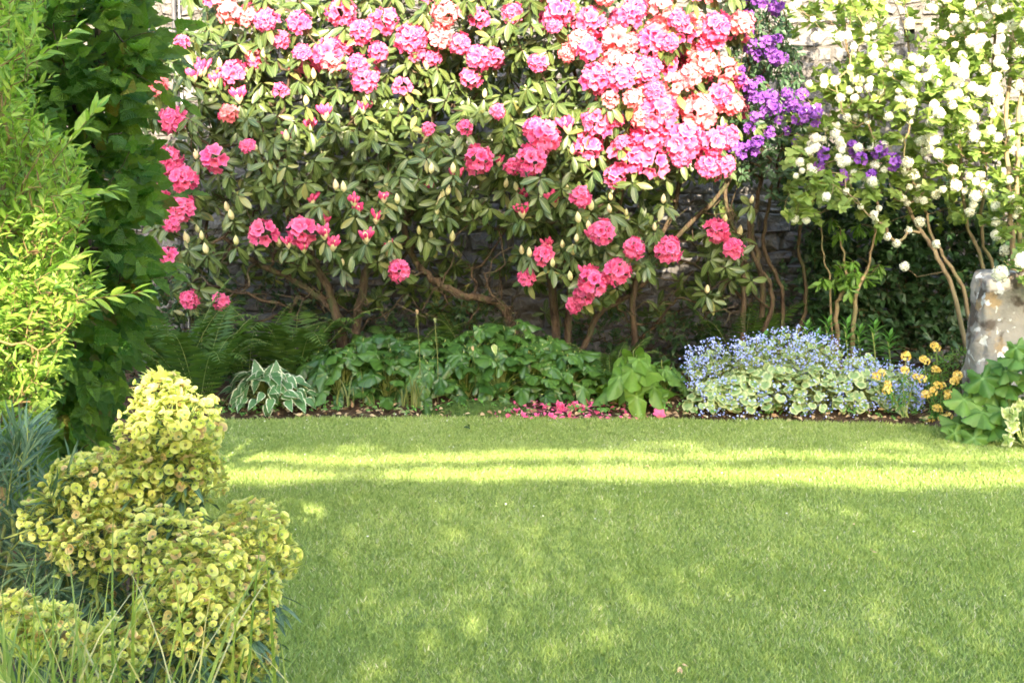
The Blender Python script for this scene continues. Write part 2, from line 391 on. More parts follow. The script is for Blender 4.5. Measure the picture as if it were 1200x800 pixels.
def shoots(b, tmpl, P, D, n, ln, size, spread=.9, droop=.3, mat=0, stem=None, szj=.25, up=(0, 0, 1)):
    """leafy twigs: n alternate leaves along a twig of length ln from P in direction D"""
    N = len(P); D = unit(D); side = unit(np.cross(D, np.array([.1, .05, 1.0])+rng.normal(size=(N, 3))*.35)); upv = np.cross(side, D)
    for i in range(n):
        t = (i+.6)/n; sg = 1 if i % 2 else -1
        roll = rng.normal(size=(N, 1))*.5
        sd = side*np.cos(roll)+upv*np.sin(roll)
        sp = spread if i < n-1 else .15
        ld = unit(D+sg*sd*sp+np.array([0, 0, -droop])*rng.random((N, 1))*1.3+rng.normal(size=(N, 3))*.18)
        nn = unit(np.asarray(up)+np.array([0, -.5, 0])+rng.normal(size=(N, 3))*.5)
        pp = P+D*(ln*t)[:, None] if np.ndim(ln) else P+D*ln*t
        b.add(tmpl, pp, frames(ld, nn), size*(1-szj+2*szj*rng.random(N))*(.7 if i == 0 or i == n-1 else 1), mat=mat)
    if stem is not None:
        L_ = ln if np.ndim(ln) else np.full(N, ln)
        b.add(lathe_t([(1, 0), (.5, 1)], 3), P, frames(D, (0, 0, 1)), np.stack([np.full(N, stem), L_, np.full(N, stem)], 1), mat=1)

# ================================================================== SETTING
# ground, bed, lawn ----------------------------------------------------
def sheet(name, pts, z, mat, holes=None):
    b = B(); v = [(p[0], p[1], z) for p in pts]; b.add(T(v, [tuple(range(len(v)))]))
    o = mk(name, b, mat, smooth=False); tag(o, kind='structure'); return o
def grassmat():
    m, N, L = newmat('lawn_turf')
    c = mixc(N, L, noise(N, L, 300, 3), (.17, .24, .05), (.30, .38, .11))
    c = mixc(N, L, step(N, L, noise(N, L, 1.6, 4), .45, .75), c, (.20, .28, .09))
    P = N.new('ShaderNodeBsdfPrincipled'); L.new(c, P.inputs[0]); P.inputs['Roughness'].default_value = .9; P.inputs['Specular IOR Level'].default_value = .1
    bp = N.new('ShaderNodeBump'); bp.inputs['Strength'].default_value = 1; bp.inputs['Distance'].default_value = .01
    L.new(noise(N, L, 400, 2), bp.inputs['Height']); L.new(bp.outputs[0], P.inputs['Normal'])
    o = N.new('ShaderNodeOutputMaterial'); L.new(P.outputs[0], o.inputs[0]); return m
M['turf'] = grassmat()
sheet('ground', [(-150, -150), (150, -150), (150, 150), (-150, 150)], -.03, M['turf'])
def yedge(x):   # far edge of the lawn
    return np.interp(x, [-8, -3, -2, -1, 0, 1, 2, 2.6, 3.0, 3.4, 6], [6.6, 7.5, 7.85, 7.93, 7.95, 7.88, 7.78, 7.62, 7.35, 7.15, 6.6]) + .025*np.sin(9*x)+.015*np.sin(23*x+1)
def xedge(y):   # left edge of the lawn
    return np.interp(y, [-20, 0, 2.6, 4, 6, 8], [-1.2, -.8, -.72, -1.0, -1.6, -2.3]) + .02*np.sin(11*y)
# lawn sheet (0) and bed (soil, gently raised behind the edge)
xs = np.linspace(-2.2, 12, 90); lp = [(x, float(yedge(x))) for x in xs] + [(12, -20)] + [(float(xedge(y)), y) for y in np.linspace(-20, 7.6, 70)]
sheet('lawn', lp, 0.0, M['turf'])
b = B(); gx = np.linspace(-9, 9, 181); gy = np.linspace(0, 1, 22); v = []; q = np.random.default_rng(3)
for x in gx:
    y0 = float(yedge(x))-.03
    for t in gy:
        y = y0+(10.2-y0)*t; v.append((x, y, -.025+.10*min(1, t*6)+.03*math.sin(3*x+5*y)*min(1, t*4)+q.normal()*.008))
f = [(i*22+j, (i+1)*22+j, (i+1)*22+j+1, i*22+j+1) for i in range(180) for j in range(21)]
b.add(T(v, f)); tag(mk('flower_bed', b, M['soil']), kind='structure')
b = B(); v = []
for i, y in enumerate(np.linspace(-2, 7.75, 90)):
    x0 = float(xedge(y))+.03
    for t in gy: v.append((x0-7*t, y, -.02+.07*min(1, t*12)+q.normal()*.006))
f = [(i*22+j, i*22+j+1, (i+1)*22+j+1, (i+1)*22+j) for i in range(89) for j in range(21)]
b.add(T(v, f)); tag(mk('side_bed', b, M['soil']), kind='structure')
# grass blades ---------------------------------------------------------
def lnoise(x, y, s, seed):
    g = np.random.default_rng(seed).random((64, 64)); u, w_ = x*s+20, y*s+20
    i, j = np.floor(u).astype(int), np.floor(w_).astype(int); fu, fw = u-i, w_-j; fu = fu*fu*(3-2*fu); fw = fw*fw*(3-2*fw)
    G = lambda a, c: g[a % 64, c % 64]
    return (G(i, j)*(1-fu)+G(i+1, j)*fu)*(1-fw)+(G(i, j+1)*(1-fu)+G(i+1, j+1)*fu)*fw
NG = 620000
y = 3.0+(8.0-3.0)*rng.random(NG)**.95; x = (rng.random(NG)*2-1)*(.42*y+.9)
ok = (y < yedge(x)+.03*rng.random(NG)) & (x > xedge(y)-.02)
x, y = x[ok], y[ok]; N_ = len(x)
n1 = lnoise(x, y, 1.7, 1); n2 = lnoise(x, y, 7, 2); n3 = lnoise(x*1.0, y, 22, 5)
fringe = np.clip(1-(yedge(x)-y)/.12, 0, 1)
h = (.006+.009*rng.random(N_)+.005*n2+.005*n3)*(1+.7*fringe*rng.random(N_)); wd = (.0013+.0012*rng.random(N_))*(.7+y/7)
az = rng.random(N_)*6.283; lean = .25+.9*rng.random(N_)
dx, dy = np.cos(az), np.sin(az); lx, ly = np.cos(az*7.3), np.sin(az*7.3)
V = np.empty((N_, 3, 3)); base = np.stack([x, y, np.zeros(N_)], 1)
V[:, 0] = base+np.stack([-dx*wd, -dy*wd, 0*wd], 1); V[:, 1] = base+np.stack([dx*wd, dy*wd, 0*wd], 1)
V[:, 2] = base+np.stack([lx*h*lean, ly*h*lean, h], 1)
b = B(); b.v.append(V.reshape(-1, 3)); b.l.append(np.arange(3*N_)); b.t.append(np.full(N_, 3)); b.m.append(np.zeros(N_)); b.n = 3*N_
c = np.empty((N_, 3, 4)); c[:, :, 0] = .3; c[:, :, 1] = [0, 0, 1]; c[:, :, 2] = np.clip(.45+.75*(n1-.5)+.35*(n2-.5)+.3*(lnoise(x, y, .7, 61)-.5)+.7*(rng.random(N_)-.5), 0, .999)[:, None]
c[:, :, 3] = (rng.random(N_)*(.93+.09*lnoise(x, y, 4, 9)))[:, None]; b.c.append(c.reshape(-1, 4))
tag(mk('grass', b, M['blade'], smooth=False), 'short mown green lawn grass in front of the flower bed', 'grass', kind='stuff')
# stone wall -----------------------------------------------------------
def wallmat():
    m, N, L = newmat('rubble_stone')
    A = N.new('ShaderNodeAttribute'); A.attribute_name = 'col'; sp = N.new('ShaderNodeSeparateColor'); L.new(A.outputs['Color'], sp.inputs[0])
    c = mixc(N, L, sp.outputs[2], (.12, .11, .105), (.20, .19, .18))
    c = mixc(N, L, step(N, L, noise(N, L, 5, 6, dist=.5), .42, .66), c, (.20, .195, .19))
    c = mixc(N, L, math_(N, L, 'MULTIPLY', step(N, L, noise(N, L, 11, 6), .55, .72), .7), c, (.095, .085, .08))
    c = mixc(N, L, math_(N, L, 'MULTIPLY', step(N, L, noise(N, L, 3.1, 5), .58, .75), .5), c, (.09, .10, .06))
    P = N.new('ShaderNodeBsdfPrincipled'); L.new(c, P.inputs[0]); P.inputs['Roughness'].default_value = .95; P.inputs['Specular IOR Level'].default_value = .15
    bp = N.new('ShaderNodeBump'); bp.inputs['Strength'].default_value = 1; bp.inputs['Distance'].default_value = .04
    L.new(noise(N, L, 22, 8), bp.inputs['Height']); L.new(bp.outputs[0], P.inputs['Normal'])
    o = N.new('ShaderNodeOutputMaterial'); L.new(P.outputs[0], o.inputs[0]); return m
M['wall'] = wallmat(); WY = 10.0
M['mortar'] = surfmat('lime_mortar', [(.08, .075, .07), (.15, .14, .13)], 12, 1, 1, 50, .02)
b = B(); q = np.random.default_rng(12); z = -.05; hole = at(1064, 42, WY)
while z < 4.6:
    hh = q.uniform(.06, .17); x = -9+q.uniform(-.3, 0)
    while x < 9:
        wd_ = q.uniform(.09, .38)*(1 if hh > .11 else .8); g = .007
        if not (abs(x+wd_/2-hole[0]) < wd_/2 and abs(z+hh/2-hole[2]) < hh/2 and wd_ < 2):
            pr = q.uniform(.012, .035); k = .02; J = lambda s_: q.normal()*s_
            ins = [(x+g, z+g), (x+wd_-g, z+g), (x+wd_-g, z+hh-g), (x+g, z+hh-g)]
            mid = [(x+wd_*.5+J(.02), z+g), (x+wd_-g, z+hh*.5+J(.01)), (x+wd_*.5+J(.02), z+hh-g), (x+g, z+hh*.5+J(.01))]
            ring0 = [p for pr_ in zip(ins, mid) for p in pr_]
            cx, cz = x+wd_/2, z+hh/2; v = []
            js = [(J(.011), J(.010)) for _ in ring0]
            for (px_, pz_), (a1, a2) in zip(ring0, js): v.append((px_+a1, WY+.0, pz_+a2))
            for (px_, pz_), (a1, a2) in zip(ring0, js):
                dx_, dz_ = cx-px_, cz-pz_; l_ = max(1e-3, math.hypot(dx_, dz_)); v.append((px_+a1+dx_/l_*k, WY-pr+J(.008), pz_+a2+dz_/l_*k*.8))
            v.append((cx, WY-pr-.004+J(.004), cz))
            f = [(i, (i+1) % 8, 8+(i+1) % 8, 8+i) for i in range(8)]+[(8+i, 8+(i+1) % 8, 16) for i in range(8)]
            b.add(T(v, f))
        x += wd_
    z += hh
hx, hz = hole[0], hole[2]
def boxv(x0, x1, y0, y1, z0, z1):
    v = [(x0, y0, z0), (x1, y0, z0), (x1, y1, z0), (x0, y1, z0), (x0, y0, z1), (x1, y0, z1), (x1, y1, z1), (x0, y1, z1)]
    return T(v, [(0, 1, 5, 4), (1, 2, 6, 5), (2, 3, 7, 6), (3, 0, 4, 7), (4, 5, 6, 7), (3, 2, 1, 0)])
for x0, x1, z0, z1 in ((-9.2, hx-.05, -.1, 4.65), (hx+.05, 9.2, -.1, 4.65), (hx-.05, hx+.05, -.1, hz-.05), (hx-.05, hx+.05, hz+.05, 4.65)):
    b.add(boxv(x0, x1, WY-.004, WY+.5, z0, z1), mat=1)
b.add(boxv(-9.3, 9.3, WY-.05, WY+.56, 4.66, 4.76), mat=0)
tag(mk('stone_wall', b, [M['wall'], M['mortar']], org=(0, WY, 0), smooth=False), 'old grey rubble stone wall behind the flowering shrubs', 'wall')
# drainpipe
dp = at(205, 60, WY-.1); t_ = thing('drainpipe', (dp[0], WY-.1, 0), 'thin dark pipe running down the stone wall at the upper left', 'pipe')
b = B(); zz = np.linspace(.1, 4.5, 12); ring_tube(b, [(dp[0], WY-.1, z_) for z_ in zz], .017, 8); M['pipe'] = surfmat('pipe_metal', [(.06, .06, .065), (.10, .10, .11)], 8, .35, .1, 30, .001)
mk('pipe', b, M['pipe'], t_)
b = B(); ring_tube(b, [(dp[0]+.035, WY-.075, z_) for z_ in zz], .007, 6); M['cable'] = surfmat('pale_cable', [(.5, .5, .48), (.6, .6, .58)], 8, .5, .1, 30, .001); mk('cable', b, M['cable'], t_)
for z_ in (1.2, 2.55, 3.8):
    b = B(); b.add(boxv(dp[0]-.03, dp[0]+.045, WY-.123, WY-.03, z_-.015, z_+.015)); mk('bracket', b, M['pipe'], t_)

# ================================================================== RHODODENDRONS
PINK = [truss_data(1, 'p', None), truss_data(2, 'p', None, 17, .056, .040, 1.5), truss_data(3, 'p', None, 13, .054, .040, 1.35), truss_data(4, 'p', None, 10, .050, .042, 1.5)]
def shared(bs, name, mats): return [x.data(name, mats) for x in bs]
TR_PINK = shared(PINK, 'flower_cluster', [M['pink'], M['stamen']])
TR_SUNLIT = shared(PINK, 'flower_cluster', [M['pinksunlit'], M['stamen']])
BUDO = shared([bud_open(1), bud_open(2)], 'flower_bud', [M['red'], M['cream']])
BUDC = shared([bud_shut(1), bud_shut(2)], 'flower_bud', [M['cream']])
def rosettes(b, P, A, k=9, size=.105, seed_mat=0):
    N = len(P)
    ref = unit(np.cross(A, rng.normal(size=(N, 3)))); ref2 = np.cross(A, ref); ph = rng.random(N)*6.28
    for i in range(k):
        th = ph+i*2.399+rng.normal(size=N)*.15; el = rng.uniform(-.95, .3, N)-(.25 if i > 5 else 0)
        rad = ref*np.cos(th)[:, None]+ref2*np.sin(th)[:, None]
        d = rad*np.cos(el)[:, None]+A*np.sin(el)[:, None]+np.array([0, 0, -.22])
        off = A*(-.004*i-.006)[..., None] if False else A*(-.005*i)
        b.add(RLEAF, P+off+rad*.008, frames(d, A+rng.normal(size=(N, 3))*.25), size*rng.uniform(.5, 1.2, N), mat=seed_mat)
def axes(P, c, up=.55, cam_=.6):
    a = unit(P-c)*.8+np.array([0, -cam_, up])+rng.normal(size=P.shape)*.28
    return unit(a)
def sample_poly(poly, n, yf, dens=None):
    """rejection-sample pixels in polygon -> px,py"""
    poly = np.array(poly, float); lo, hi = poly.min(0), poly.max(0); out = []
    while len(out) < n:
        p = lo+(hi-lo)*rng.random((400, 2)); ins = np.zeros(400, bool); j = len(poly)-1
        for i in range(len(poly)):
            xi, yi = poly[i]; xj, yj = poly[j]
            cnd = ((yi > p[:, 1]) != (yj > p[:, 1])) & (p[:, 0] < (xj-xi)*(p[:, 1]-yi)/(yj-yi+1e-9)+xi); ins ^= cnd; j = i
        if dens is not None: ins &= rng.random(400) < dens(p[:, 0], p[:, 1])
        out += list(p[ins])
    return np.array(out[:n])
def spread_pick(px, mind):
    keep = []
    for i, p in enumerate(px):
        if all((p[0]-px[k][0])**2+(p[1]-px[k][1])**2 > mind**2 for k in keep): keep.append(i)
    return keep
def rhodo(root, trunks, fol_px, depth, centre, hand, dense_px, buds_px, open_p=.45, pale=0.0, leafsize=.105, k=9):  # pale = share of high blooms coloured as if sunlit
    P = atv(fol_px[:, 0], fol_px[:, 1], depth(fol_px[:, 0], fol_px[:, 1])+rng.random(len(fol_px))**1.3*1.05)
    A = axes(P, centre)
    bk = sample_poly([(fol_px[:, 0].min()+10, 200), (fol_px[:, 0].max(), 200), (fol_px[:, 0].max()-10, 372), (fol_px[:, 0].min()+30, 372)], len(fol_px)//7, None)
    P = np.vstack([P, atv(bk[:, 0], bk[:, 1], 9.15+rng.random(len(bk))*.6)]); A = axes(P, centre)
    fl = []                       # (pos, axis, scale)
    for (px, py, r) in hand:
        Y = depth(np.array([px]), np.array([py]))[0]-.02+rng.random()*.1
        p = at(px, py, Y); a = unit(np.array([rng.normal()*.3, -.85, .35+rng.normal()*.2])); fl.append((p-a*.03, a, r/1500*Y/(.098 if py > 120 else .125)))
    for px, py in dense_px:
        Y = depth(np.array([px]), np.array([py]))[0]-.05+rng.random()**1.5*.45
        p = at(px, py, Y); a = unit((p-centre)*.5+np.array([0, -.7, .35])+rng.normal(size=3)*.3); fl.append((p, a, rng.uniform(.5, 1.0)))
    FP = np.array([f_[0] for f_ in fl]); FA = np.array([f_[1] for f_ in fl])
    BP = atv(buds_px[:, 0], buds_px[:, 1], depth(buds_px[:, 0], buds_px[:, 1])+rng.random(len(buds_px))*.25)
    BA = unit(axes(BP, centre)*.5+np.array([0, -.2, .7]))
    # clear foliage sitting right in front of flowers
    kill = np.zeros(len(P), bool)
    for p in FP:
        d = P-p; kill |= (np.hypot(d[:, 0], d[:, 2]) < (.11 if p[2] < 2.0 else .075)) & (d[:, 1] < .05)
    P, A = P[~kill], A[~kill]
    b = B(); rosettes(b, P, A, k, leafsize); rosettes(b, FP-FA*.02, FA, 8, leafsize*1.05); rosettes(b, BP, BA, 8, leafsize)
    mk('foliage', b, [M['rleaf']], root)
    lowt = atv(*(lambda z_: (z_[:, 0], z_[:, 1], 8.5+rng.random(len(z_))*.8))(sample_poly([(fol_px[:, 0].min()+40, 230), (fol_px[:, 0].max(), 230), (fol_px[:, 0].max(), 385), (fol_px[:, 0].min()+60, 385)], max(12, len(fol_px)//4), None)))
    tg = np.concatenate([P-A*.03, FP-FA*.04, BP-BA*.03, lowt])
    mk('branches', grow(trunks, tg, .0028), M['bark'], root)
    o = np.array(root.location); rest = B()
    order = np.argsort(-np.array([f_[2] for f_ in fl])+.002*np.arange(len(fl)))
    vis = [i for i in range(len(fl))]
    for n_, i in enumerate(vis):
        p, a, s_ = fl[i]; Rr = rotz_to(a, rng.random()*6); me = TR_SUNLIT if (rng.random() < pale and p[2] > 1.85) else TR_PINK; j = rng.integers(4)  # sunlit tint only on blooms above the shade line
        if n_ < 100: link('flower_cluster', me[j], root, p-o, Rr, float(s_))
        else:
            s4 = PINK[j]; tt = T(np.concatenate(s4.v), [], None); V = (tt.v*s_)@Rr.T+p
            rest.v.append(V); rest.l.append(np.concatenate(s4.l)+rest.n); rest.t.append(np.concatenate(s4.t)); rest.m.append(np.concatenate(s4.m)+(2 if me is TR_SUNLIT else 0)); rest.c.append(np.concatenate(s4.c)); rest.n += len(V)
    if rest.n: tag(mk('further_flower_clusters', rest, [M['pink'], M['stamen'], M['pinksunlit'], M['stamen']], root), kind='stuff')
    for i in range(len(BP)):
        me = BUDO[rng.integers(2)] if rng.random() < open_p else BUDC[rng.integers(2)]
        link('flower_bud', me, root, BP[i]+BA[i]*.01-o, rotz_to(unit(BA[i]+np.array([0, 0, .8])), rng.random()*6), float(rng.uniform(1.0, 1.5)))

def dL(x, y):
    x = np.asarray(x, float); y = np.asarray(y, float)
    return 8.25 + .45*((x-420)/260)**2*.6 + np.clip((y-230)/150, 0, 1)*.15 - .1*np.sin(x/37)*np.cos(y/29)
def dR(x, y):
    x = np.asarray(x, float); y = np.asarray(y, float)
    return 8.05 + .35*((x-740)/150)**2*.6 + np.clip((y-220)/150, 0, 1)*.25 - .1*np.sin(x/31)*np.cos(y/33)
ctrL, ctrR = at(420, 200, 9.5), at(750, 190, 9.4)
baseL, baseR = at(405, 410, 8.95), at(655, 405, 8.95)
baseL[2] = baseR[2] = .05
polyL = [(235, -70), (200, 40), (165, 110), (160, 235), (185, 320), (215, 372), (275, 372), (265, 300), (330, 312), (385, 325), (440, 312), (500, 292), (545, 262), (610, 262), (610, -70)]
polyR = [(600, -70), (590, 150), (600, 255), (612, 325), (668, 365), (700, 362), (745, 322), (800, 300), (765, 262), (800, 215), (858, 200), (868, 100), (868, -70)]
densL = lambda x, y: np.where(y > 300, .45, np.where(y > 225, .55, .9))*np.where((x > 262) & (x < 335) & (y > 285), .1, 1)
rootL = thing('rhododendron', baseL, 'broad pink rhododendron with many cream buds over the left half of the bed', 'rhododendron bush')
handL = [(183, 98, 18), (203, 138, 18), (196, 186, 17), (250, 185, 19), (215, 210, 18), (177, 230, 17), (212, 243, 18), (196, 300, 15), (200, 262, 11), (308, 272, 20), (353, 269, 20), (222, 350, 13), (259, 353, 12),
         (562, 186, 17), (551, 90, 19), (538, 50, 16), (427, 92, 19), (385, 62, 24), (470, 100, 17), (480, 42, 24), (466, 316, 13), (452, 22, 22), (327, 104, 14), (268, 12, 20), (310, 22, 18), (350, 25, 20), (400, 12, 22),
         (425, 35, 18), (300, 70, 12), (212, 48, 13), (505, 65, 16), (330, 45, 15), (520, 15, 20), (560, 20, 18), (600, 15, 18), (500, 150, 9), (545, 148, 11), (290, 168, 10), (268, 132, 12), (580, 65, 17), (442, 60, 15), (585, 130, 10)]
dense = sample_poly([(240, -70), (230, 0), (610, 5), (610, -70)], 24, None)
dense = np.vstack([dense, sample_poly([(240, 10), (225, 95), (600, 110), (600, 10)], 20, None)])
budsL = sample_poly([(250, 60), (190, 150), (230, 320), (440, 312), (600, 270), (600, 70)], 74, None)
budsL = np.vstack([budsL, [(415, 262), (417, 280), (440, 262), (395, 225), (450, 238), (466, 240), (500, 228), (518, 235), (505, 205), (612, 236), (624, 240), (233, 274), (221, 286)]])
trL = [([baseL, at(398, 375, 8.9), at(350, 332, 8.85), at(300, 308, 8.8), at(262, 278, 8.7)], .034, .015),
       ([baseL+[.05, .05, 0], at(420, 360, 9.0), at(432, 300, 9.0), at(428, 220, 8.9), at(410, 120, 8.8)], .04, .017),
       ([baseL, at(388, 350, 8.85), at(365, 300, 8.75), at(345, 220, 8.7), at(330, 120, 8.7)], .036, .015),
       ([at(622, 395, 9.1)*[1, 1, 0]+[0, 0, .05], at(590, 362, 9.0), at(540, 345, 8.9), at(500, 322, 8.85), at(478, 285, 8.8), at(480, 225, 8.8), at(510, 130, 8.8)], .036, .016)]
fol = sample_poly(polyL, 1000, None, densL)
rhodo(rootL, trL, fol, dL, ctrL, handL, dense, budsL, .42, .25)
densR = lambda x, y: np.where(y > 340, .5, np.where((x > 680) & (y < 215), .5, .9))*np.where((y > 215) & (y < 255) & (x > 700), .35, 1)
rootR = thing('rhododendron', baseR, 'pink rhododendron massed with blooms tinted pale as sunlit right of centre', 'rhododendron bush')
handR = [(622, 187, 18), (640, 160, 20), (655, 12, 24), (630, 72, 17), (625, 150, 15), (690, 170, 20), (682, 230, 14), (705, 272, 17), (783, 292, 18), (724, 318, 16), (695, 330, 18), (683, 345, 13), (672, 357, 11), (636, 297, 14), (617, 324, 12),
         (700, 88, 25), (745, 80, 24), (720, 45, 24), (770, 130, 24), (735, 180, 24), (765, 190, 22), (800, 165, 24), (820, 130, 22), (790, 100, 24), (825, 70, 22), (850, 80, 22), (765, 45, 24), (800, 35, 24), (838, 30, 22), (665, 60, 16), (870, 25, 20), (700, 140, 20),
         (720, 205, 15), (830, 195, 15), (850, 190, 14), (745, 290, 13), (602, 195, 10), (760, 155, 22), (860, 120, 18), (852, 160, 16), (640, 250, 0.5)]
handR = handR[:-1]
dense = sample_poly([(690, -60), (680, 90), (730, 200), (830, 190), (862, 90), (862, -60)], 72, None)
dense = np.vstack([dense, sample_poly([(610, -60), (610, 60), (690, 90), (700, -60)], 12, None)])
budsR = sample_poly([(600, 110), (600, 300), (690, 340), (800, 290), (720, 210), (670, 110)], 34, None)
budsR = np.vstack([budsR, [(777, 240), (672, 300), (675, 285)]])
trR = [([baseR, at(648, 350, 8.9), at(640, 290, 8.8), at(650, 200, 8.7), at(660, 100, 8.7)], .037, .016),
       ([baseR+[.06, .03, 0], at(668, 345, 8.95), at(690, 290, 8.9), at(725, 240, 8.8), at(745, 120, 8.7)], .034, .018),
       ([at(745, 400, 9.1)*[1, 1, 0]+[0, 0, .05], at(742, 350, 9.0), at(760, 300, 9), at(790, 245, 8.9), at(800, 130, 8.8)], .03, .02),
       ([baseR+[.1, .1, 0], at(700, 370, 9.1), at(745, 340, 9.1), at(790, 280, 9.0), at(850, 220, 8.9), at(862, 180, 8.9)], .03, .018)]
fol = sample_poly(polyR, 560, None, densR)
rhodo(rootR, trR, fol, dR, ctrR, handR, dense, budsR, .4, .5)
# third, slim pink bush with two blooms by the purple one
b3 = at(868, 398, 8.9); b3[2] = .05
root3 = thing('rhododendron', b3, 'sparse pink rhododendron with two low blooms just left of the purple shrub', 'rhododendron bush')
tr3 = [([b3, at(872, 340, 8.9), at(868, 290, 8.9), at(850, 230, 8.9), at(862, 120, 8.9)], .028, .013), ([b3+[.05, 0, 0], at(905, 350, 8.9), at(882, 300, 8.8), at(878, 240, 8.8)], .024, .012)]
fol = np.vstack([sample_poly([(825, 270), (825, 330), (880, 345), (885, 290)], 16, None), sample_poly([(840, 200), (835, 80), (890, 80), (885, 210)], 26, None), [(835, 352), (825, 340), (800, 340)]])
rhodo(root3, tr3, fol, lambda x, y: 8.45+0*np.asarray(x, float), at(865, 200, 9.5), [(843, 269, 15), (860, 290, 14), (865, 95, 15), (845, 196, 14)], np.array([(872, 40), (868, 130)]), np.array([(850, 262), (866, 278), (828, 345), (880, 240)]), .2, .3)

# purple azalea ----------------------------------------------------------
bp_ = at(895, 395, 9.1); bp_[2] = .05
rp = thing('purple_azalea', bp_, 'purple-flowered azalea squeezed between the pink rhododendron and the white snowball bush', 'azalea bush')
fp = np.vstack([sample_poly([(845, -40), (850, 60), (870, 215), (925, 240), (945, 180), (935, 60), (905, -40)], 250, None), sample_poly([(940, 140), (940, 215), (1040, 215), (1045, 160)], 60, None), sample_poly([(845, -40), (850, 60), (870, 215), (925, 240), (945, 180), (935, 60), (905, -40)], 140, None)])
Pp = atv(fp[:, 0], fp[:, 1], 8.5+rng.random(len(fp))*.8); Ap = axes(Pp, at(930, 120, 9.6))
b = B(); ALEAF = leaf_t(.2, ell, 3, .3, -.15)
for rep in range(2):
    rosettes_T = RLEAF
b2 = B(); rosettes(b2, Pp, Ap, 8, .055); mk('foliage', b2, [M['pleaf']], rp)
PURP = [truss_data(s, 'p', None, 7, .028, .027, 1.5) for s in (11, 12, 13)]; TR_PUR = shared(PURP, 'flower_cluster', [M['purple'], M['stamen']])
o_ = np.array(rp.location)
cl = np.vstack([sample_poly([(862, -30), (870, 60), (862, 95), (870, 190), (925, 190), (945, 130), (905, 90), (920, 60), (915, -30)], 46, None),
                [(957, 130), (950, 142), (1003, 178), (1008, 187), (998, 170), (966, 182), (1030, 176), (1045, 190), (1020, 205), (858, 172), (868, 178), (905, 65), (912, 68), (935, 168), (940, 112), (985, 208), (960, 195)]])
Pc = atv(cl[:, 0], cl[:, 1], np.where(cl[:, 0] > 935, 8.08, 8.38)+rng.random(len(cl))*.2)
for p in Pc:
    a = unit(np.array([rng.normal()*.4, -.8, .4+rng.normal()*.3])); link('flower_cluster', TR_PUR[rng.integers(3)], rp, p-o_, rotz_to(a, rng.random()*6), float(rng.uniform(.6, 1.15)))
trp = [([bp_, at(893, 330, 9.0), at(880, 270, 9.0), at(893, 200, 9.0), at(880, 90, 8.95)], .026, .011), ([bp_+[.08, 0, 0], at(918, 350, 9.1), at(895, 290, 9.1), at(905, 220, 9.1), at(930, 120, 9.0)], .022, .009),
       ([bp_+[.15, .05, 0], at(945, 350, 9.2), at(935, 280, 9.2), at(965, 220, 9.1), at(1000, 190, 9.0)], .02, .01)]
mk('branches', grow(trp, np.concatenate([Pp, Pc]), .002), M['bark'], rp)

# white snowball bush ----------------------------------------------------
def snow_head(seed):
    q = np.random.default_rng(seed); b = B(); n = 60
    for i in range(n):
        z_ = 1-2*(i+.5)/n; r_ = math.sqrt(1-z_*z_); a_ = i*2.399; d = np.array([r_*math.cos(a_), r_*math.sin(a_), z_])
        b.add(DISC5, d[None]*(.74+.32*q.random()), np.stack([rotz_to(unit(d+q.normal(size=3)*.2), q.random()*6)]), .26+.08*q.random(), q.random((1, 2))*[1, .9])
    return b
SN = [snow_head(i) for i in (1, 2)]; ME_SN = shared(SN, 'flower_head', [M['white']])
bv = at(1150, 405, 8.3); bv[2] = .05
rv = thing('snowball_bush', bv, 'tall snowball bush covered with round white flower heads at the right', 'snowball bush')
def dV(x, y): return 8.15+.25*np.sin(np.asarray(x)/41.)*np.cos(np.asarray(y)/37.)-.15*np.clip((np.asarray(x)-1050)/150, 0, 1)
polyV = [(925, -50), (930, 45), (1000, 55), (1005, 78), (950, 85), (925, 150), (925, 255), (960, 262), (985, 235), (1020, 262), (1100, 265), (1150, 250), (1200, 300), (1260, 310), (1270, -50)]
densV = lambda x, y: np.where((x > 1040) & (x < 1095) & (y < 70), .25, 1)*np.where(y > 235, .5, 1)*np.where((x < 1010) & (y < 90), .6, 1)
fv = sample_poly(polyV, 980, None, densV); Pv = atv(fv[:, 0], fv[:, 1], dV(fv[:, 0], fv[:, 1])+rng.random(len(fv))**1.2*.95)
Dv = unit(axes(Pv, at(1110, 160, 9.2), .25, .3)+rng.normal(size=Pv.shape)*.4)
b = B(); shoots(b, VIBL, Pv-Dv*.05, Dv, 6, .13, .048, .8, .35, stem=.0016); mk('foliage', b, [M['vleaf'], M['twig']], rv)
hv = sample_poly([(930, -40), (935, 45), (1005, 60), (945, 100), (930, 200), (960, 250), (1130, 230), (1210, 260), (1250, -40)], 290, None, lambda x, y: np.where(y > 180, .35, 1)*np.where((x > 1040) & (x < 1090) & (y < 60), .2, 1)*np.where((x > 1060), 1.0, .6))
hv = hv[spread_pick(hv, 8)]
hv = np.vstack([hv, hv[:90]+rng.normal(size=(90, 2))*9])
hv = np.vstack([[(931, 257), (945, 258), (940, 200), (949, 195), (933, 206), (1030, 244), (1024, 252), (1026, 259), (1040, 277), (1051, 285), (1060, 312), (1063, 238), (1058, 232), (1083, 235), (1075, 233), (1065, 270), (1078, 260), (1105, 222), (1143, 230), (1141, 240), (1137, 248), (1131, 224), (1152, 216), (1166, 260), (1168, 275), (1178, 293), (1097, 286), (1066, 219), (1017, 209)], hv])
Ph = atv(hv[:, 0], hv[:, 1], dV(hv[:, 0], hv[:, 1])-.05+rng.random(len(hv))*.2)
o_ = np.array(rv.location); rest = B()
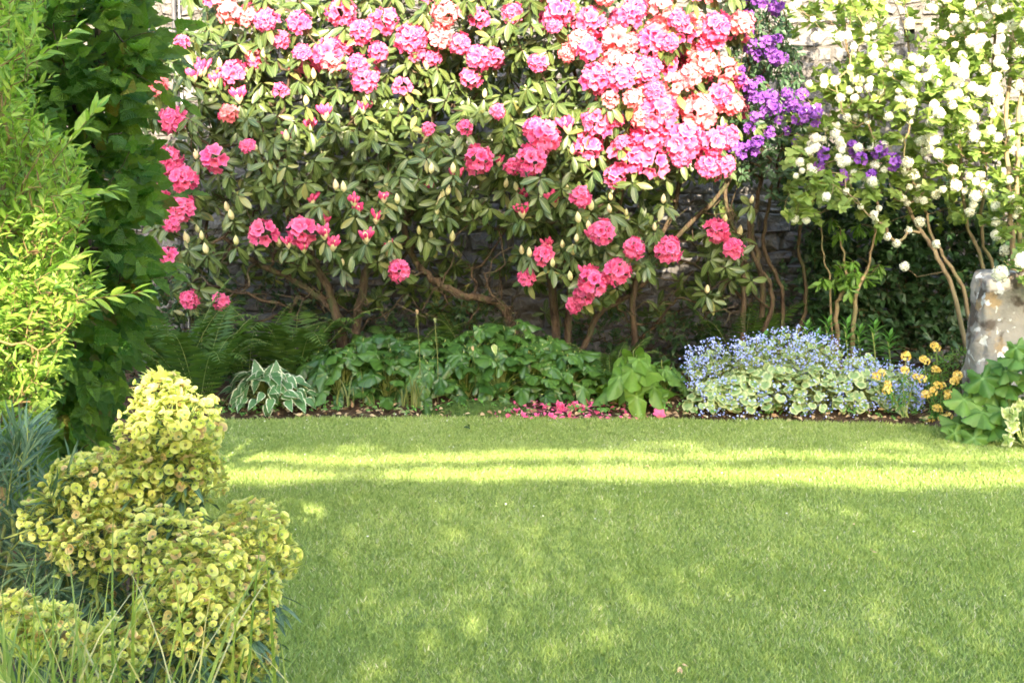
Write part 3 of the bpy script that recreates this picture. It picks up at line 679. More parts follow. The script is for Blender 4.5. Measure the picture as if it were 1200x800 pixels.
for i, p in enumerate(Ph):
    s_ = rng.uniform(.017, .034)*(1.15 if hv[i, 0] > 1060 else 1); Rr = rotz_to(rdir(1)[0])
    if i < 100: link('flower_head', ME_SN[i % 2], rv, p-o_, Rr, float(s_))
    else:
        s4 = SN[i % 2]; V = (np.concatenate(s4.v)*s_)@Rr.T+p; rest.v.append(V); rest.l.append(np.concatenate(s4.l)+rest.n); rest.t.append(np.concatenate(s4.t)); rest.m.append(np.concatenate(s4.m)); rest.c.append(np.concatenate(s4.c)); rest.n += len(V)
if rest.n: tag(mk('further_flower_heads', rest, [M['white']], rv), kind='stuff')
trv = [([bv, at(1120, 350, 8.25), at(1095, 295, 8.25), at(1068, 252, 8.5), at(1010, 130, 9.0), at(990, 40, 9.1)], .021, .009),
       ([bv+[.03, .05, 0], at(1132, 350, 8.35), at(1105, 300, 8.35), at(1085, 252, 8.6), at(1075, 130, 9.0), at(1060, 30, 9.1)], .019, .009),
       ([bv+[.1, .1, 0], at(1152, 320, 8.4), at(1132, 255, 8.4), at(1120, 130, 8.9), at(1110, 20, 9.0)], .018, .01),
       ([bv+[.2, .1, 0], at(1188, 330, 8.1), at(1182, 230, 8.1), at(1180, 140, 8.15), at(1185, 40, 8.8)], .026, .014),
       ([bv+[.25, .1, 0], at(1196, 330, 8.15), at(1192, 230, 8.12), at(1195, 130, 8.2), at(1215, 40, 8.8)], .024, .015),
       ([bv+[.15, .1, 0], at(1162, 320, 8.5), at(1150, 265, 8.5), at(1160, 150, 8.5), at(1165, 20, 8.4)], .016, .01)]
sub = np.concatenate([Pv[::2]-Dv[::2]*.05, Ph])
mk('branches', grow(trv, sub, .0014, .11), M['tanbark'], rv)

# low leafy shoots with pale stems in the gap under the snowball bush
bs = at(985, 400, 8.9); bs[2] = .05
rs_ = thing('sapling', bs, 'small shrub with pale sunlit stems and yellowish leaf whorls in the dark gap', 'shrub')
tg = np.array([at(x_, y_, Y_) for x_, y_, Y_ in [(985, 312, 8.8), (992, 322, 8.75), (1000, 305, 8.8), (978, 328, 8.8), (1015, 325, 8.85), (965, 325, 8.7), (1008, 262, 8.9), (985, 268, 8.9), (1025, 268, 8.9), (996, 335, 8.7), (1003, 316, 8.7), (975, 255, 9.0), (1030, 310, 9.0)]])
trs = [([bs, at(980, 362, 8.85), at(992, 330, 8.8), at(985, 280, 8.85)], .026, .008), ([bs+[.09, 0, 0], at(1002, 350, 8.8), at(1018, 312, 8.8), at(1026, 262, 8.85)], .024, .008), ([bs+[-.05, 0, 0], at(974, 340, 8.8), at(965, 300, 8.8), at(962, 258, 8.85)], .01, .006)]
mk('branches', grow(trs, tg, .002), M['tanbark'], rs_); b = B(); rosettes(b, tg, unit(np.array([[0, -.5, .8]])+rng.normal(size=tg.shape)*.3), 9, .085); rosettes(b, tg-[0, 0, .03], unit(np.array([[0, -.5, .8]])+rng.normal(size=tg.shape)*.3), 8, .07)
mk('foliage', b, [M['lime']], rs_)

# dark evergreen against the wall behind the gap
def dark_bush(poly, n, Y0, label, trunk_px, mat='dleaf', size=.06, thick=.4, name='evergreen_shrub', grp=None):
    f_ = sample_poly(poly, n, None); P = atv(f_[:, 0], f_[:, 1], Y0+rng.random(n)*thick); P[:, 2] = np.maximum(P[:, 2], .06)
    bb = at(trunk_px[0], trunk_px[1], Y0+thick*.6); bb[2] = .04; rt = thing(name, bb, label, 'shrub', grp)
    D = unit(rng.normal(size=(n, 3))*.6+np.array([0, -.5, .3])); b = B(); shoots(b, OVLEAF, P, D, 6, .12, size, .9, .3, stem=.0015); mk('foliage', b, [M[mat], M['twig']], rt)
    top = P[np.argmax(P[:, 2])]
    mk('branches', grow([([bb, bb*.5+P.mean(0)*.5, P.mean(0), P.mean(0)*.4+top*.6], .025, .01)], P[::3], .0018), M['bark'], rt)
    return rt
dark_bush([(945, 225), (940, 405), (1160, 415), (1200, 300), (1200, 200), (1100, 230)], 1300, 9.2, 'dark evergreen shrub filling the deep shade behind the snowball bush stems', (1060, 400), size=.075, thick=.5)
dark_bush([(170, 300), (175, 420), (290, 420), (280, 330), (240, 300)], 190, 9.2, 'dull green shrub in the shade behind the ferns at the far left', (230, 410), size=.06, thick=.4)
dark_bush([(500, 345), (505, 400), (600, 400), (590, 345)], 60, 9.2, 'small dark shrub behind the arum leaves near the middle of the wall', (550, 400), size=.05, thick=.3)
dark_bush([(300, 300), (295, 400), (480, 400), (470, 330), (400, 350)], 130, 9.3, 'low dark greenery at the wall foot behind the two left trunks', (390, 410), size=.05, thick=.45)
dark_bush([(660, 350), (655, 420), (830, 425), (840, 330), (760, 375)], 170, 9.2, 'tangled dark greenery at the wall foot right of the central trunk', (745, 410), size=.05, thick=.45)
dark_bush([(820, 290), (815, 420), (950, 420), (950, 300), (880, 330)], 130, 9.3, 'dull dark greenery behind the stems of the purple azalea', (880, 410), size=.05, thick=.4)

# ================================================================== LEFT SIDE
# hornbeam-like tree -----------------------------------------------------
bh = np.array([-2.25, 5.6, .03]); rh = thing('hornbeam_tree', bh, 'dark green hornbeam with pleated toothed leaves at the left edge', 'tree')
polyH = [(-120, -60), (150, -60), (165, 30), (190, 75), (150, 110), (165, 150), (180, 210), (160, 250), (165, 330), (150, 400), (125, 460), (105, 540), (60, 580), (-120, 600)]
fh = sample_poly(polyH, 1500, None); Yh = 4.75+rng.random(len(fh))**1.1*1.1+np.clip((fh[:, 0]-60)/140, 0, 1)*.2
Ph = atv(fh[:, 0], fh[:, 1], Yh); Ph[:, 2] = np.maximum(Ph[:, 2], .1)
Dh = unit(Ph-np.array([-2.25, 5.6, 1.4])+rng.normal(size=Ph.shape)*.35)*[1, 1, .6]+[.1, -.15, -.05]
b = B(); shoots(b, HLEAF, Ph-unit(Dh)*.08, Dh, 5, .18, .10, .75, .35, stem=.0015, up=(.1, -.7, .7)); 
ex = np.array([at(*q_) for q_ in [(165, 40, 5.1), (150, 60, 5.1), (160, 235, 5.0), (150, 300, 5.0), (165, 90, 5.05), (140, 330, 4.9)]]); b2_ = np.array([[1, -.1, q_] for q_ in (.15, -.25, .1, -.2, -.6, .1)])
shoots(b, HLEAF, ex, b2_, 6, .24, .085, .6, .3, stem=.0018)
mk('foliage', b, [M['hleaf'], M['twig']], rh)
mk('branches', grow([([bh, bh+[.03, .02, .8], bh+[.1, -.05, 1.7], bh+[.05, .05, 2.8], bh+[.1, 0, 3.6]], .07, .03), ([bh+[.1, 0, 0], bh+[.35, -.2, .6], bh+[.5, -.3, 1.3], bh+[.6, -.3, 2.2]], .04, .02)], np.concatenate([Ph[::2], ex]), .002, .12), M['bark'], rh)
# pale narrow-leaved shrub ------------------------------------------------
bw = np.array([-1.75, 3.9, .03]); rw = thing('willow_leaf_shrub', bw, 'bright yellow-green shrub with narrow leaves at the left edge in front of the hornbeam', 'shrub')
polyW = [(-160, -60), (62, -60), (45, 60), (60, 110), (30, 150), (75, 175), (105, 250), (85, 290), (110, 340), (80, 385), (62, 440), (45, 500), (10, 520), (-160, 520)]
fw_ = sample_poly(polyW, 1700, None, lambda x, y: np.where((y > 60) & (y < 140) & (x > 20), .35, 1)*np.where(y < 60, .6, 1)); Pw = atv(fw_[:, 0], fw_[:, 1], 3.55+rng.random(len(fw_))**1.2*.85)
Dw = unit(Pw-np.array([-1.9, 4.2, .6])+rng.normal(size=Pw.shape)*.5)+[.15, -.1, .35]
b = B(); shoots(b, WLEAF, Pw-unit(Dw)*.06, Dw, 9, .12, .043, .85, .2, stem=.0012)
ex = np.array([at(*q_) for q_ in [(95, 352, 3.5), (40, 330, 3.45), (60, 230, 3.5), (70, 180, 3.5), (30, 80, 3.5)]]); ed = np.array([[1, -.1, .15], [.9, -.2, .5], [1, 0, .1], [.7, 0, .8], [.8, 0, .6]])
shoots(b, WLEAF, ex, ed, 12, .18, .062, .7, .05, stem=.0016)
mk('foliage', b, [M['wleaf'], M['twig']], rw)
mk('branches', grow([([bw, bw+[.05, 0, .6], bw+[.1, 0, 1.3], bw+[.1, 0, 2.0]], .03, .012), ([bw+[-.1, 0, 0], bw+[-.2, -.05, .8], bw+[-.15, -.1, 1.6]], .025, .01), ([bw+[.08, 0, 0], bw+[.12, .15, .5], bw+[.25, .1, .95]], .012, .006)], np.concatenate([Pw[::2], ex]), .0014, .12), M['twig'], rw)
# spurge -------------------------------------------------------------------
YE = 2.95; be = at(190, 900, YE); be = np.array([be[0], YE+.05, 0.02])
re_ = thing('spurge', be, 'large yellow-green spurge with domed flower heads beside the lawn', 'spurge plant')
CUP = polar_t(lambda th: .78+.26*abs(math.cos(th))**.7, 14, (.45, .85, 1), lambda r, th: .62*r*r+.14*r*math.cos(2*th), 0)
CUP = T(CUP.v, CUP.f, CUP.a, [0]*len(CUP.f))
OV = lathe_t([(.02, -.05), (.22, .08), (.28, .25), (.18, .42), (.02, .5)], 6, 1); Rq = np.array([[1, 0, 0], [0, 0, -1], [0, 1, 0]], float)
OV = T(OV.v@Rq.T, OV.f, OV.a, OV.m); FLOR = join(CUP, OV)
STK = lathe_t([(.05, -1.8), (.05, 0)], 3, 2); STK = T(STK.v@Rq.T, STK.f, STK.a, STK.m); FLOR = join(FLOR, STK)
heads = [(190, 462, 32, 28, 0.02), (212, 500, 46, 46, -.02), (172, 515, 38, 42, .02), (210, 545, 42, 40, .0), (178, 560, 46, 42, .03), (120, 570, 52, 40, .08), (70, 610, 42, 44, .1), (110, 640, 48, 48, 0), (195, 640, 58, 46, -.12), (232, 675, 56, 52, -.16), (295, 625, 42, 38, .05), (322, 655, 28, 34, .1), (222, 720, 62, 58, -.2), (285, 700, 42, 50, -.05), (290, 760, 36, 42, 0),
         (55, 742, 42, 36, -.3), (20, 725, 30, 30, -.25), (130, 770, 42, 46, -.3), (235, 590+200, 48, 40, -.1), (150, 690, 40, 50, .1), (165, 592, 46, 44, .06), (235, 560, 30, 40, .04), (95, 560, 34, 26, .12), (262, 668, 46, 44, .0), (250, 745, 48, 42, -.1)]
for (hx_, hy_, rx_, ry_, dy_) in heads:
    Y_ = YE+dy_; c_ = at(hx_, hy_, Y_); rX, rZ = rx_/F*Y_*1.08, ry_/F*Y_*1.08; rY = rX*.95
    sp_ = .0155; n_ = int(4*math.pi*((rX*rZ)+(rX*rY)+(rY*rZ))/3/sp_**2/2.9); d = rdir(n_*2); d = d[d[:, 2] > -.55][:n_*2]
    # thin out overlapping
    keep = []
    P_ = c_+d*[rX, rY, rZ]
    for i in range(len(d)):
        if all(((P_[i]-P_[k_])**2).sum() > (sp_*.78)**2 for k_ in keep): keep.append(i)
    d = d[keep]; P_ = P_[keep]; nn = unit(d/[rX, rY, rZ]*rX+np.array([0, 0, .55])+rng.normal(size=d.shape)*.55)
    jit = 1-.34*rng.random((len(d), 1))**1.6; P_ = c_+(P_-c_)*jit
    tall = rng.random(len(d))
    R3 = np.stack([rotz_to(n__, rng.random()*6) for n__ in nn]); b = B(); b.add(FLOR, P_, R3, rng.uniform(.007, .0145, len(d)))
    # inner shade layer of small green bracts + rays
    di = rdir(150); b.add(OVLEAF, c_+di*[rX, rY, rZ]*.72, frames(unit(di*[1, 1, .5]+[0, 0, .2]), di+[0, 0, .1]), rng.uniform(.02, .03, 150), mat=0)
    for k_ in range(14): e_ = c_+rdir(1)[0]*np.array([rX, rY, rZ])*.8; ring_tube(b, smooth([c_-[0, 0, rZ*1.1], c_*.6+e_*.4-[0, 0, rZ*.2], e_], 3), .0018, 4, 2)
    mk('flower_head', b, [M['bract'], M['ovary'], M['sstem']], re_)
    stm = B(); ring_tube(stm, smooth([be+np.array([(hx_-190)/F*1.3, dy_*.5, 0]), [c_[0]*.9+be[0]*.1, c_[1]+.02, c_[2]*.5], c_-[0, 0, rZ*.9]], 6), .005, 6); 
    P0 = smooth([be+np.array([(hx_-190)/F*1.3, dy_*.5, 0]), [c_[0]*.9+be[0]*.1, c_[1]+.02, c_[2]*.5], c_-[0, 0, rZ*.6]], 14)
    lv = np.repeat(P0[4:], 3, 0); th = rng.random(len(lv))*6.28; dd = np.stack([np.cos(th), np.sin(th), -.35+0*th], 1)
    stm.add(leaf_t(.09, ell, 3, .3, -.2), lv, frames(dd, np.tile([0, 0, 1.], (len(lv), 1))+dd*.3), rng.uniform(.06, .10, len(lv)), mat=1)
    mk('stem', stm, [M['sstem'], M['bluegreen']], re_)
# blue-green leafy plant at far left -----------------------------------------
bb_ = np.array([-1.28, 3.15, .02]); rb = thing('lavender', bb_, 'blue-green narrow-leaved plant at the left edge behind the spurge', 'plant')
f_ = sample_poly([(-90, 540), (20, 525), (48, 560), (100, 600), (110, 720), (30, 760), (-90, 760)], 220, None); Pb = atv(f_[:, 0], f_[:, 1], 3.0+rng.random(220)*.35)
Db = unit(Pb-np.array([-1.3, 3.3, .25])+rng.normal(size=Pb.shape)*.3)+[0, 0, .4]; b = B()
shoots(b, leaf_t(.05, lan, 3, .3, -.2), Pb, Db, 12, .10, .085, .55, .1, stem=.002); mk('foliage', b, [M['bluegreen'], M['sstem']], rb)
mk('branches', grow([([bb_, bb_+[0, 0, .3], bb_+[.02, 0, .6]], .012, .006)], Pb[::2], .002), M['sstem'], rb)
# tall grass --------------------------------------------------------------
def blades(b, base, n, hmin, hmax, wmin, wmax, spreadr, lean=.25, mat=0, dirbias=(0, 0)):
    for i in range(n):
        p = np.array(base)+[rng.normal()*spreadr, rng.normal()*spreadr*.6, 0]; az = rng.random()*6.28; h_ = rng.uniform(hmin, hmax); ln_ = lean*h_*rng.uniform(.3, 1.9)
        d = np.array([math.cos(az)+dirbias[0], math.sin(az)*.6+dirbias[1], 0]); w_ = rng.uniform(wmin, wmax); sdir = unit(np.cross(d+1e-3, [0, 0, 1])+np.array([.5, 0, 0])*rng.normal())
        m_ = 7; v = []; a = []
        for k_ in range(m_+1):
            t = k_/m_; c_ = p+d*ln_*t**2.2+np.array([0, 0, h_*(t-.18*t**4*ln_/h_*3)]); ww = w_*(1-t**2.5)*(.6+.6*min(1, t*3))
            v += [c_-sdir*ww, c_+sdir*ww]; a += [(1, t), (1, t)]
        b.add(T(v, [(2*k_, 2*k_+1, 2*k_+3, 2*k_+2) for k_ in range(m_)], a), mat=mat)
bg_ = np.array([-.80, 2.32, .02]); b = B()
blades(b, bg_, 170, .48, .92, .0024, .0046, .14, .30); blades(b, bg_+[.18, .02, 0], 70, .35, .75, .002, .004, .13, .35); blades(b, bg_+[-.2, 0, 0], 80, .45, .95, .002, .0045, .1, .3); blades(b, bg_+[.42, .1, 0], 22, .15, .42, .002, .0035, .09, .3)
o = mk('grass_clump', b, M['tallgrass'], org=bg_); tag(o, 'clump of long yellow-green grass blades in the bottom left corner', 'grass clump')

# ================================================================== BED PLANTS
gz = .06
def frond(b, base, d, L_, arch=.35, n=22, wmax=.16, mat=0):
    side = unit(np.cross(d, [0, 0, 1])); pts = []
    for k_ in range(n+1):
        t = k_/n; pts.append(np.array(base)+np.array(d)*L_*(t*.55+.1*t*t)+np.array([0, 0, L_*(t*.95-arch*1.3*t**3)]))
    pts = np.array(pts); tan = unit(np.gradient(pts, axis=0)); ring_tube(b, pts[::3], np.linspace(.003, .001, len(pts[::3])), 4, 1)
    PL = leaf_t(.085, lan, 2, .2, -.1); nn = unit(np.cross(side, tan)); ii = np.arange(3, n+1); t = ii/n; ln_ = L_*wmax*np.sin(np.pi*np.clip(t**.7*.97, 0, 1))**.8+.006
    for sg in (1, -1):
        dd = side*sg*.95+tan[ii]*.38+rng.normal(size=(len(ii), 3))*.05-np.array([0, 0, .1]); b.add(PL, pts[ii], frames(dd, nn[ii]), np.stack([ln_*1.2, ln_, ln_], 1), mat=mat)
def fern(px, Y, hpx_top, nf, label, wm=.17):
    base = at(px, 450, Y); base[2] = gz; top = at(px, hpx_top, Y)[2]; L_ = (top-gz)/.72
    rt = thing('fern', base, label, 'fern'); 
    for i in range(nf):
        az = i*2.399+rng.random()*.4; lo = rng.uniform(.5, 1.1); d = unit(np.array([math.cos(az)*lo, math.sin(az)*.7*lo-.1, 0.0]))*rng.uniform(.5, 1.15)
        b = B(); frond(b, base+d*.03, d, L_*rng.uniform(.8, 1.1), rng.uniform(.15, .45), 24, wm); mk('frond', b, [M['fern'], M['sstem']], rt)
fern(232, 8.0, 365, 15, 'tall fern left of the variegated hosta')
fern(205, 8.35, 340, 11, 'fern at the far left below the lowest pink blooms')
fern(345, 8.65, 345, 12, 'fern directly behind the hosta beside the leaning trunk')
fern(290, 8.7, 360, 10, 'dark fern behind the gap between hosta and tall fern')
fern(470, 9.0, 365, 10, 'fern at the wall base behind the left part of the arum patch')
fern(715, 8.75, 395, 9, 'short fern in shade behind the pale-leaved arum')
fern(870, 9.2, 340, 9, 'light green fern against the wall below the two low blooms')
fern(555, 9.2, 358, 9, 'fern at the wall behind the middle of the arum patch')
# hosta
def mound_leaves(b, base, n, rad, h_, tmpl, size, mat=0, smat=1, petr=.0022, tilt=.5, elo=.15, ehi=1.45, szj=.25, yflat=.75):
    for i in range(n):
        az = i*2.399+rng.normal()*.2; e_ = elo+(ehi-elo)*((i+.5)/n)
        r_ = rad*math.cos(e_)*rng.uniform(.75, 1.05); z_ = h_*math.sin(e_)*rng.uniform(.8, 1.05)
        dr = np.array([math.cos(az), math.sin(az)*yflat, 0]); tip = np.array(base)+dr*r_+[0, 0, max(.02, z_)]
        ring_tube(b, smooth([np.array(base)+dr*.02, np.array(base)+dr*r_*.5+[0, 0, z_*.75], tip], 3), petr, 4, smat)
        ld = dr*rng.uniform(.6, 1)+np.array([rng.normal()*.25, rng.normal()*.2-.1, -tilt*rng.uniform(0, 1.4)+.5*math.sin(e_)*.4]); nn = np.array([0, 0, 1])+dr*.45+rng.normal(size=3)*.25+[0, -.35, 0]
        b.add(tmpl, tip[None], frames(ld[None], nn[None]), size*rng.uniform(1-szj, 1+szj), mat=mat)
hb = at(315, 478, 8.12); hb[2] = gz; rt = thing('hosta', hb, 'hosta with white-edged green leaves at the lawn edge', 'hosta'); b = B()
mound_leaves(b, hb, 120, .28, .22, HOSTAL, .10, tilt=.8); 
for px, py in ((303, 438), (323, 440), (312, 442)):
    p = at(px, py+6, 8.1); ring_tube(b, [hb, (hb+p)/2, p], .002, 4, 1); b.add(HOSTAL, p[None], frames(np.array([[rng.normal()*.3, -.1, 1.]]), np.array([[rng.normal()*.3, -1, .3]])), .125)
mk('foliage', b, [M['hosta'], M['sstem']], rt)
# arum patch
tops = [(375, 430, 395), (400, 470, 400), (425, 445, 385), (455, 470, 400), (470, 440, 388), (500, 470, 410), (515, 430, 385), (545, 465, 400), (560, 440, 372), (585, 470, 400), (600, 430, 368), (625, 465, 395), (640, 440, 385), (665, 465, 400), (675, 440, 400)]
for i, (px, pyb, pyt) in enumerate(tops):
    Y = 8.15+.55*((490-pyb)/60)**1.0*.8; base = at(px, 480, Y); base[2] = gz; h_ = max(.2, at(px, pyt+8, Y)[2]-gz)
    rt = thing('arum_plant', base, 'clump of glossy arrow-shaped green leaves in the arum patch', 'arum plant', 'arum clumps along the back of the lawn')
    b = B(); mound_leaves(b, base, 38, .21, h_, ARUM, .13, tilt=.9, elo=.1, yflat=.9, petr=.003); mk('foliage', b, [M['arum'], M['sstem']], rt)
# paler arum
base = at(742, 482, 8.1); base[2] = gz; rt = thing('arum_plant', base, 'pale green arum with large drooping leaves right of the fallen blossoms', 'arum plant')
b = B(); mound_leaves(b, base, 20, .17, .34, ARUM, .19, tilt=1.3, elo=.3); mk('foliage', b, [M['lime'], M['sstem']], rt)
base = at(705, 475, 8.35); base[2] = gz; rt = thing('arum_plant', base, 'small arum between the arum patch and the pale arum', 'arum plant')
b = B(); mound_leaves(b, base, 14, .13, .2, ARUM, .12, tilt=.9); mk('foliage', b, [M['arum'], M['sstem']], rt)
base = at(775, 482, 8.25); base[2] = gz; rt = thing('arum_plant', base, 'dark leafy clump touching the variegated mound on its left', 'arum plant')
b = B(); mound_leaves(b, base, 20, .15, .26, ARUM, .12, tilt=.9); mk('foliage', b, [M['big'], M['sstem']], rt)
# fading strap-leaf clumps
for px, lab in ((412, 'fading pale strap leaves of a bulb just right of the hosta'), (482, 'yellowing clump of narrow bulb leaves in front of the arum patch')):
    p = at(px, 480, 8.05); p[2] = gz; b = B(); blades(b, p, 34 if px == 482 else 16, .10, .28, .003, .008, .06, .6); tag(mk('bulb_leaves', b, M['straw'], org=p), lab, 'bulb leaves')
for px in (470, 545, 610, 700, 760, 790):
    pass
# thin stems with papery hoods over the arums
for px, py, pb, lab in ((578, 403, 470, 'papery pale arum hood on a thin stem in the middle of the patch'), (509, 372, 420, 'tall thin stem with a brown tip at the back of the arum patch'), (553, 405, 455, 'thin brown flower stalk left of the papery hood'), (488, 362, 420, 'forked bare stalk behind the left arums')):
    p = at(px, py, 8.15); q_ = at(px+4, 470, 8.2); q_[2] = gz; rt = thing('dry_flower_stalk', q_, lab, 'flower stalk')
    b = B(); ring_tube(b, smooth([q_, q_*.5+p*.5+[.01, 0, 0], p], 5), .003, 5); mk('stalk', b, M['straw'], rt)
    b = B(); b.add(OVLEAF, p[None], frames(np.array([[.3, -.2, -1.]]), np.array([[.2, -1, .2]])), .075 if px == 578 else .035); mk('hood', b, M['creamleaf'] if px == 578 else M['litter'], rt)
# variegated mound with blue flowers
vb = at(925, 485, 8.1); vb[2] = gz; rt = thing('variegated_brunnera', vb, 'wide mound of cream-edged heart leaves topped with tiny blue flowers', 'flowering plant')
b = B()
for px, py, rd, hh_, n_, sz in ((835, 492, .16, .20, 44, .085), (868, 488, .20, .26, 52, .085), (910, 488, .24, .30, 60, .078), (955, 490, .24, .28, 60, .07), (1000, 490, .22, .26, 58, .075), (1045, 488, .18, .24, 44, .075), (890, 470, .2, .36, 44, .06), (950, 470, .22, .38, 44, .06), (1010, 470, .2, .32, 44, .06)):
    Y = 7.98+(492-py)*.012; p = at(px, py, Y); p[2] = .04; mound_leaves(b, p, int(n_*2.4), rd, hh_, HEART, sz*.5, tilt=1.1, szj=.35, petr=.0018)
mk('foliage', b, [M['vari'], M['sstem']], rt)
fx = sample_poly([(800, 430), (805, 410), (835, 395), (860, 400), (905, 388), (935, 382), (990, 402), (1030, 425), (1075, 425), (1090, 460), (1075, 480), (1040, 450), (960, 440), (870, 430), (830, 440), (810, 460)], 520, None)
fx = np.vstack([fx, sample_poly([(805, 440), (1080, 440), (1085, 485), (820, 490)], 300, None)])
Pf = atv(fx[:, 0], fx[:, 1], np.where(fx[:, 1] > 445, 7.80, 7.92)+rng.random(len(fx))*.3); b = B(); bs_ = B()
lowf = np.array([Pf[:, 0]*.9+vb[0]*.1, np.full(len(Pf), 8.15), np.maximum(.1, Pf[:, 2]-.2)]).T
for i, p in enumerate(Pf):
    ring_tube(bs_, [lowf[i], (lowf[i]+p)/2+rng.normal(size=3)*.01, p], .0012, 3)
    k_ = rng.integers(3, 8); pp = p+rng.normal(size=(k_, 3))*.016; nn = unit(np.array([0, -.6, .6])+rng.normal(size=(k_, 3))*.4)
    b.add(DISC5, pp, np.stack([rotz_to(n__, rng.random()*6) for n__ in nn]), rng.uniform(.005, .0085, k_))
sel = rng.random(len(Pf)) < .55; mid = (lowf[sel]*.45+Pf[sel]*.55)+rng.normal(size=(sel.sum(), 3))*.02; bv_ = B(); shoots(bv_, HEART, mid, rng.normal(size=mid.shape)*[1, .6, .5]+[0, -.3, .6], 3, .06, .026, .8, .2); mk('upper_leaves', bv_, [M['vari'], M['sstem']], rt)
mk('flower_stems', bs_, M['sstem'], rt); o = mk('blossoms', b, M['blue'], rt); tag(o, 'spray of tiny pale blue flowers', kind='stuff')
# lily-like upright shoots
LL = leaf_t(.14, lan, 3, .3, -.3)
for i, (px, pt, Y) in enumerate(((893, 395, 8.6), (915, 388, 8.7), (943, 380, 8.65), (968, 376, 8.75), (990, 378, 8.65), (1005, 385, 8.8), (1022, 380, 8.65), (1040, 392, 8.7), (955, 392, 8.55))):
    p = at(px, pt, Y); q_ = at(px, 470, Y); q_[2] = gz; top = p[2]; rt = thing('lily_shoot', q_, 'upright leafy green shoot behind the blue flowers', 'lily shoot', 'lily shoots behind the blue flowers')
    b = B(); ring_tube(b, smooth([q_, q_+[.01, 0, (top-gz)*.5], [p[0], p[1], top-.03]], 4), .005, 5); mk('stem', b, M['sstem'], rt)
    n_ = 26; t = np.linspace(.45, 1, n_); az = np.arange(n_)*2.399; el = .15+1.0*t**4; dd = np.stack([np.cos(az)*np.cos(el), np.sin(az)*np.cos(el), np.sin(el)], 1)
    b = B(); b.add(LL, np.stack([np.full(n_, q_[0]), np.full(n_, q_[1]), gz+(top-gz-.02)*t], 1), frames(dd, np.tile([0, 0, 1.], (n_, 1))), rng.uniform(.08, .115, n_)); mk('leaves', b, M['lily'], rt)
# wallflowers
wf = [(1063, 415), (1082, 421), (1098, 408), (1096, 433), (1033, 437), (1059, 433), (1073, 441), (1105, 451), (1092, 457), (1118, 447), (1084, 463), (1112, 465), (1099, 479), (1090, 491), (1104, 490), (1040, 450), (1122, 440)]
groups = [(1063, (0, 4, 5, 6, 15), 'yellow wallflower rising from the right end of the variegated mound'), (1096, (1, 2, 3), 'tallest yellow wallflower with pale orange heads left of the standing stone'), (1102, (7, 8, 9, 10, 11, 12, 13, 14, 16), 'low spreading yellow wallflower in front of the standing stone')]
YC = shared([truss_data(s, 'y', None, 13, .026, .0135, 1.7) for s in (21, 22)], 'flower_cluster', [M['yellow'], M['yellow']])
for px, ids, lab in groups:
    Y = 7.75 if px != 1096 else 7.9; q_ = at(px, 490, Y); q_[2] = .04; rt = thing('wallflower', q_, lab, 'wallflower'); bs_ = B(); bl = B()
    for i in ids:
        p = at(wf[i][0], wf[i][1], Y-.03); P0 = smooth([q_+[rng.normal()*.02, 0, 0], q_*.5+p*.5+[rng.normal()*.01, .03, 0], p], 5); ring_tube(bs_, P0, .003, 5)
        lv = np.repeat(P0[3:-2], 4, 0); bl.add(leaf_t(.1, lan, 3, .3, -.2), lv, frames(unit(rng.normal(size=lv.shape)*[1, 1, .5]+[0, -.2, .1]), np.tile([0, 0, 1.], (len(lv), 1))), rng.uniform(.04, .07, len(lv)))
        for k_ in range(2): link('flower_cluster', YC[rng.integers(2)], rt, p+rng.normal(size=3)*.012*k_*1.4-np.array(q_), rotz_to(unit(np.array([rng.normal()*.3, -.7, .5]))), float(rng.uniform(.5, .85)))
    mk('stems', bs_, M['sstem'], rt); mk('leaves', bl, M['lily'], rt)
# little light green bush by the stone
dark_bush([(1085, 440), (1095, 420), (1120, 412), (1145, 420), (1145, 470), (1090, 470)], 110, 7.95, 'low bright green bush at the left foot of the standing stone', (1118, 480), 'lime', .028, .2, 'box_bush')
# standing stone
def stonemat():
    m, N, L = newmat('lichened_stone')
    c = mixc(N, L, noise(N, L, 9, 6), (.15, .145, .125), (.34, .325, .285))
    c = mixc(N, L, step(N, L, noise(N, L, 7, 10, dist=.3), .52, .62), c, (.09, .075, .06))
    c = mixc(N, L, math_(N, L, 'MULTIPLY', step(N, L, noise(N, L, 6.3, 10, dist=.2), .54, .64), .8), c, (.34, .24, .12))
    c = mixc(N, L, math_(N, L, 'MULTIPLY', step(N, L, noise(N, L, 13, 9, dist=.2), .56, .62), .9), c, (.60, .62, .58))
    P = N.new('ShaderNodeBsdfPrincipled'); L.new(c, P.inputs[0]); P.inputs['Roughness'].default_value = .95; P.inputs['Specular IOR Level'].default_value = .15
    bp = N.new('ShaderNodeBump'); bp.inputs['Strength'].default_value = 1; bp.inputs['Distance'].default_value = .015; L.new(noise(N, L, 30, 8), bp.inputs['Height']); L.new(bp.outputs[0], P.inputs['Normal'])
    o = N.new('ShaderNodeOutputMaterial'); L.new(P.outputs[0], o.inputs[0]); return m
M['stone'] = stonemat(); YS = 7.65
sc_ = at(1182, 480, YS); v = []; n_ = 72; lev = 60; ztop = at(1165, 322, YS)[2]; q = np.random.default_rng(5)
xl = lambda z_: float(np.interp(z_, [0, .25*ztop, .5*ztop, .85*ztop, ztop], [at(1128, 480, YS)[0], at(1133, 440, YS)[0], at(1138, 400, YS)[0], at(1143, 340, YS)[0], at(1148, 325, YS)[0]]))
xr = lambda z_: float(np.interp(z_, [0, .5*ztop, .85*ztop, ztop], [at(1232, 480, YS)[0], at(1225, 400, YS)[0], at(1222, 345, YS)[0], at(1212, 330, YS)[0]]))
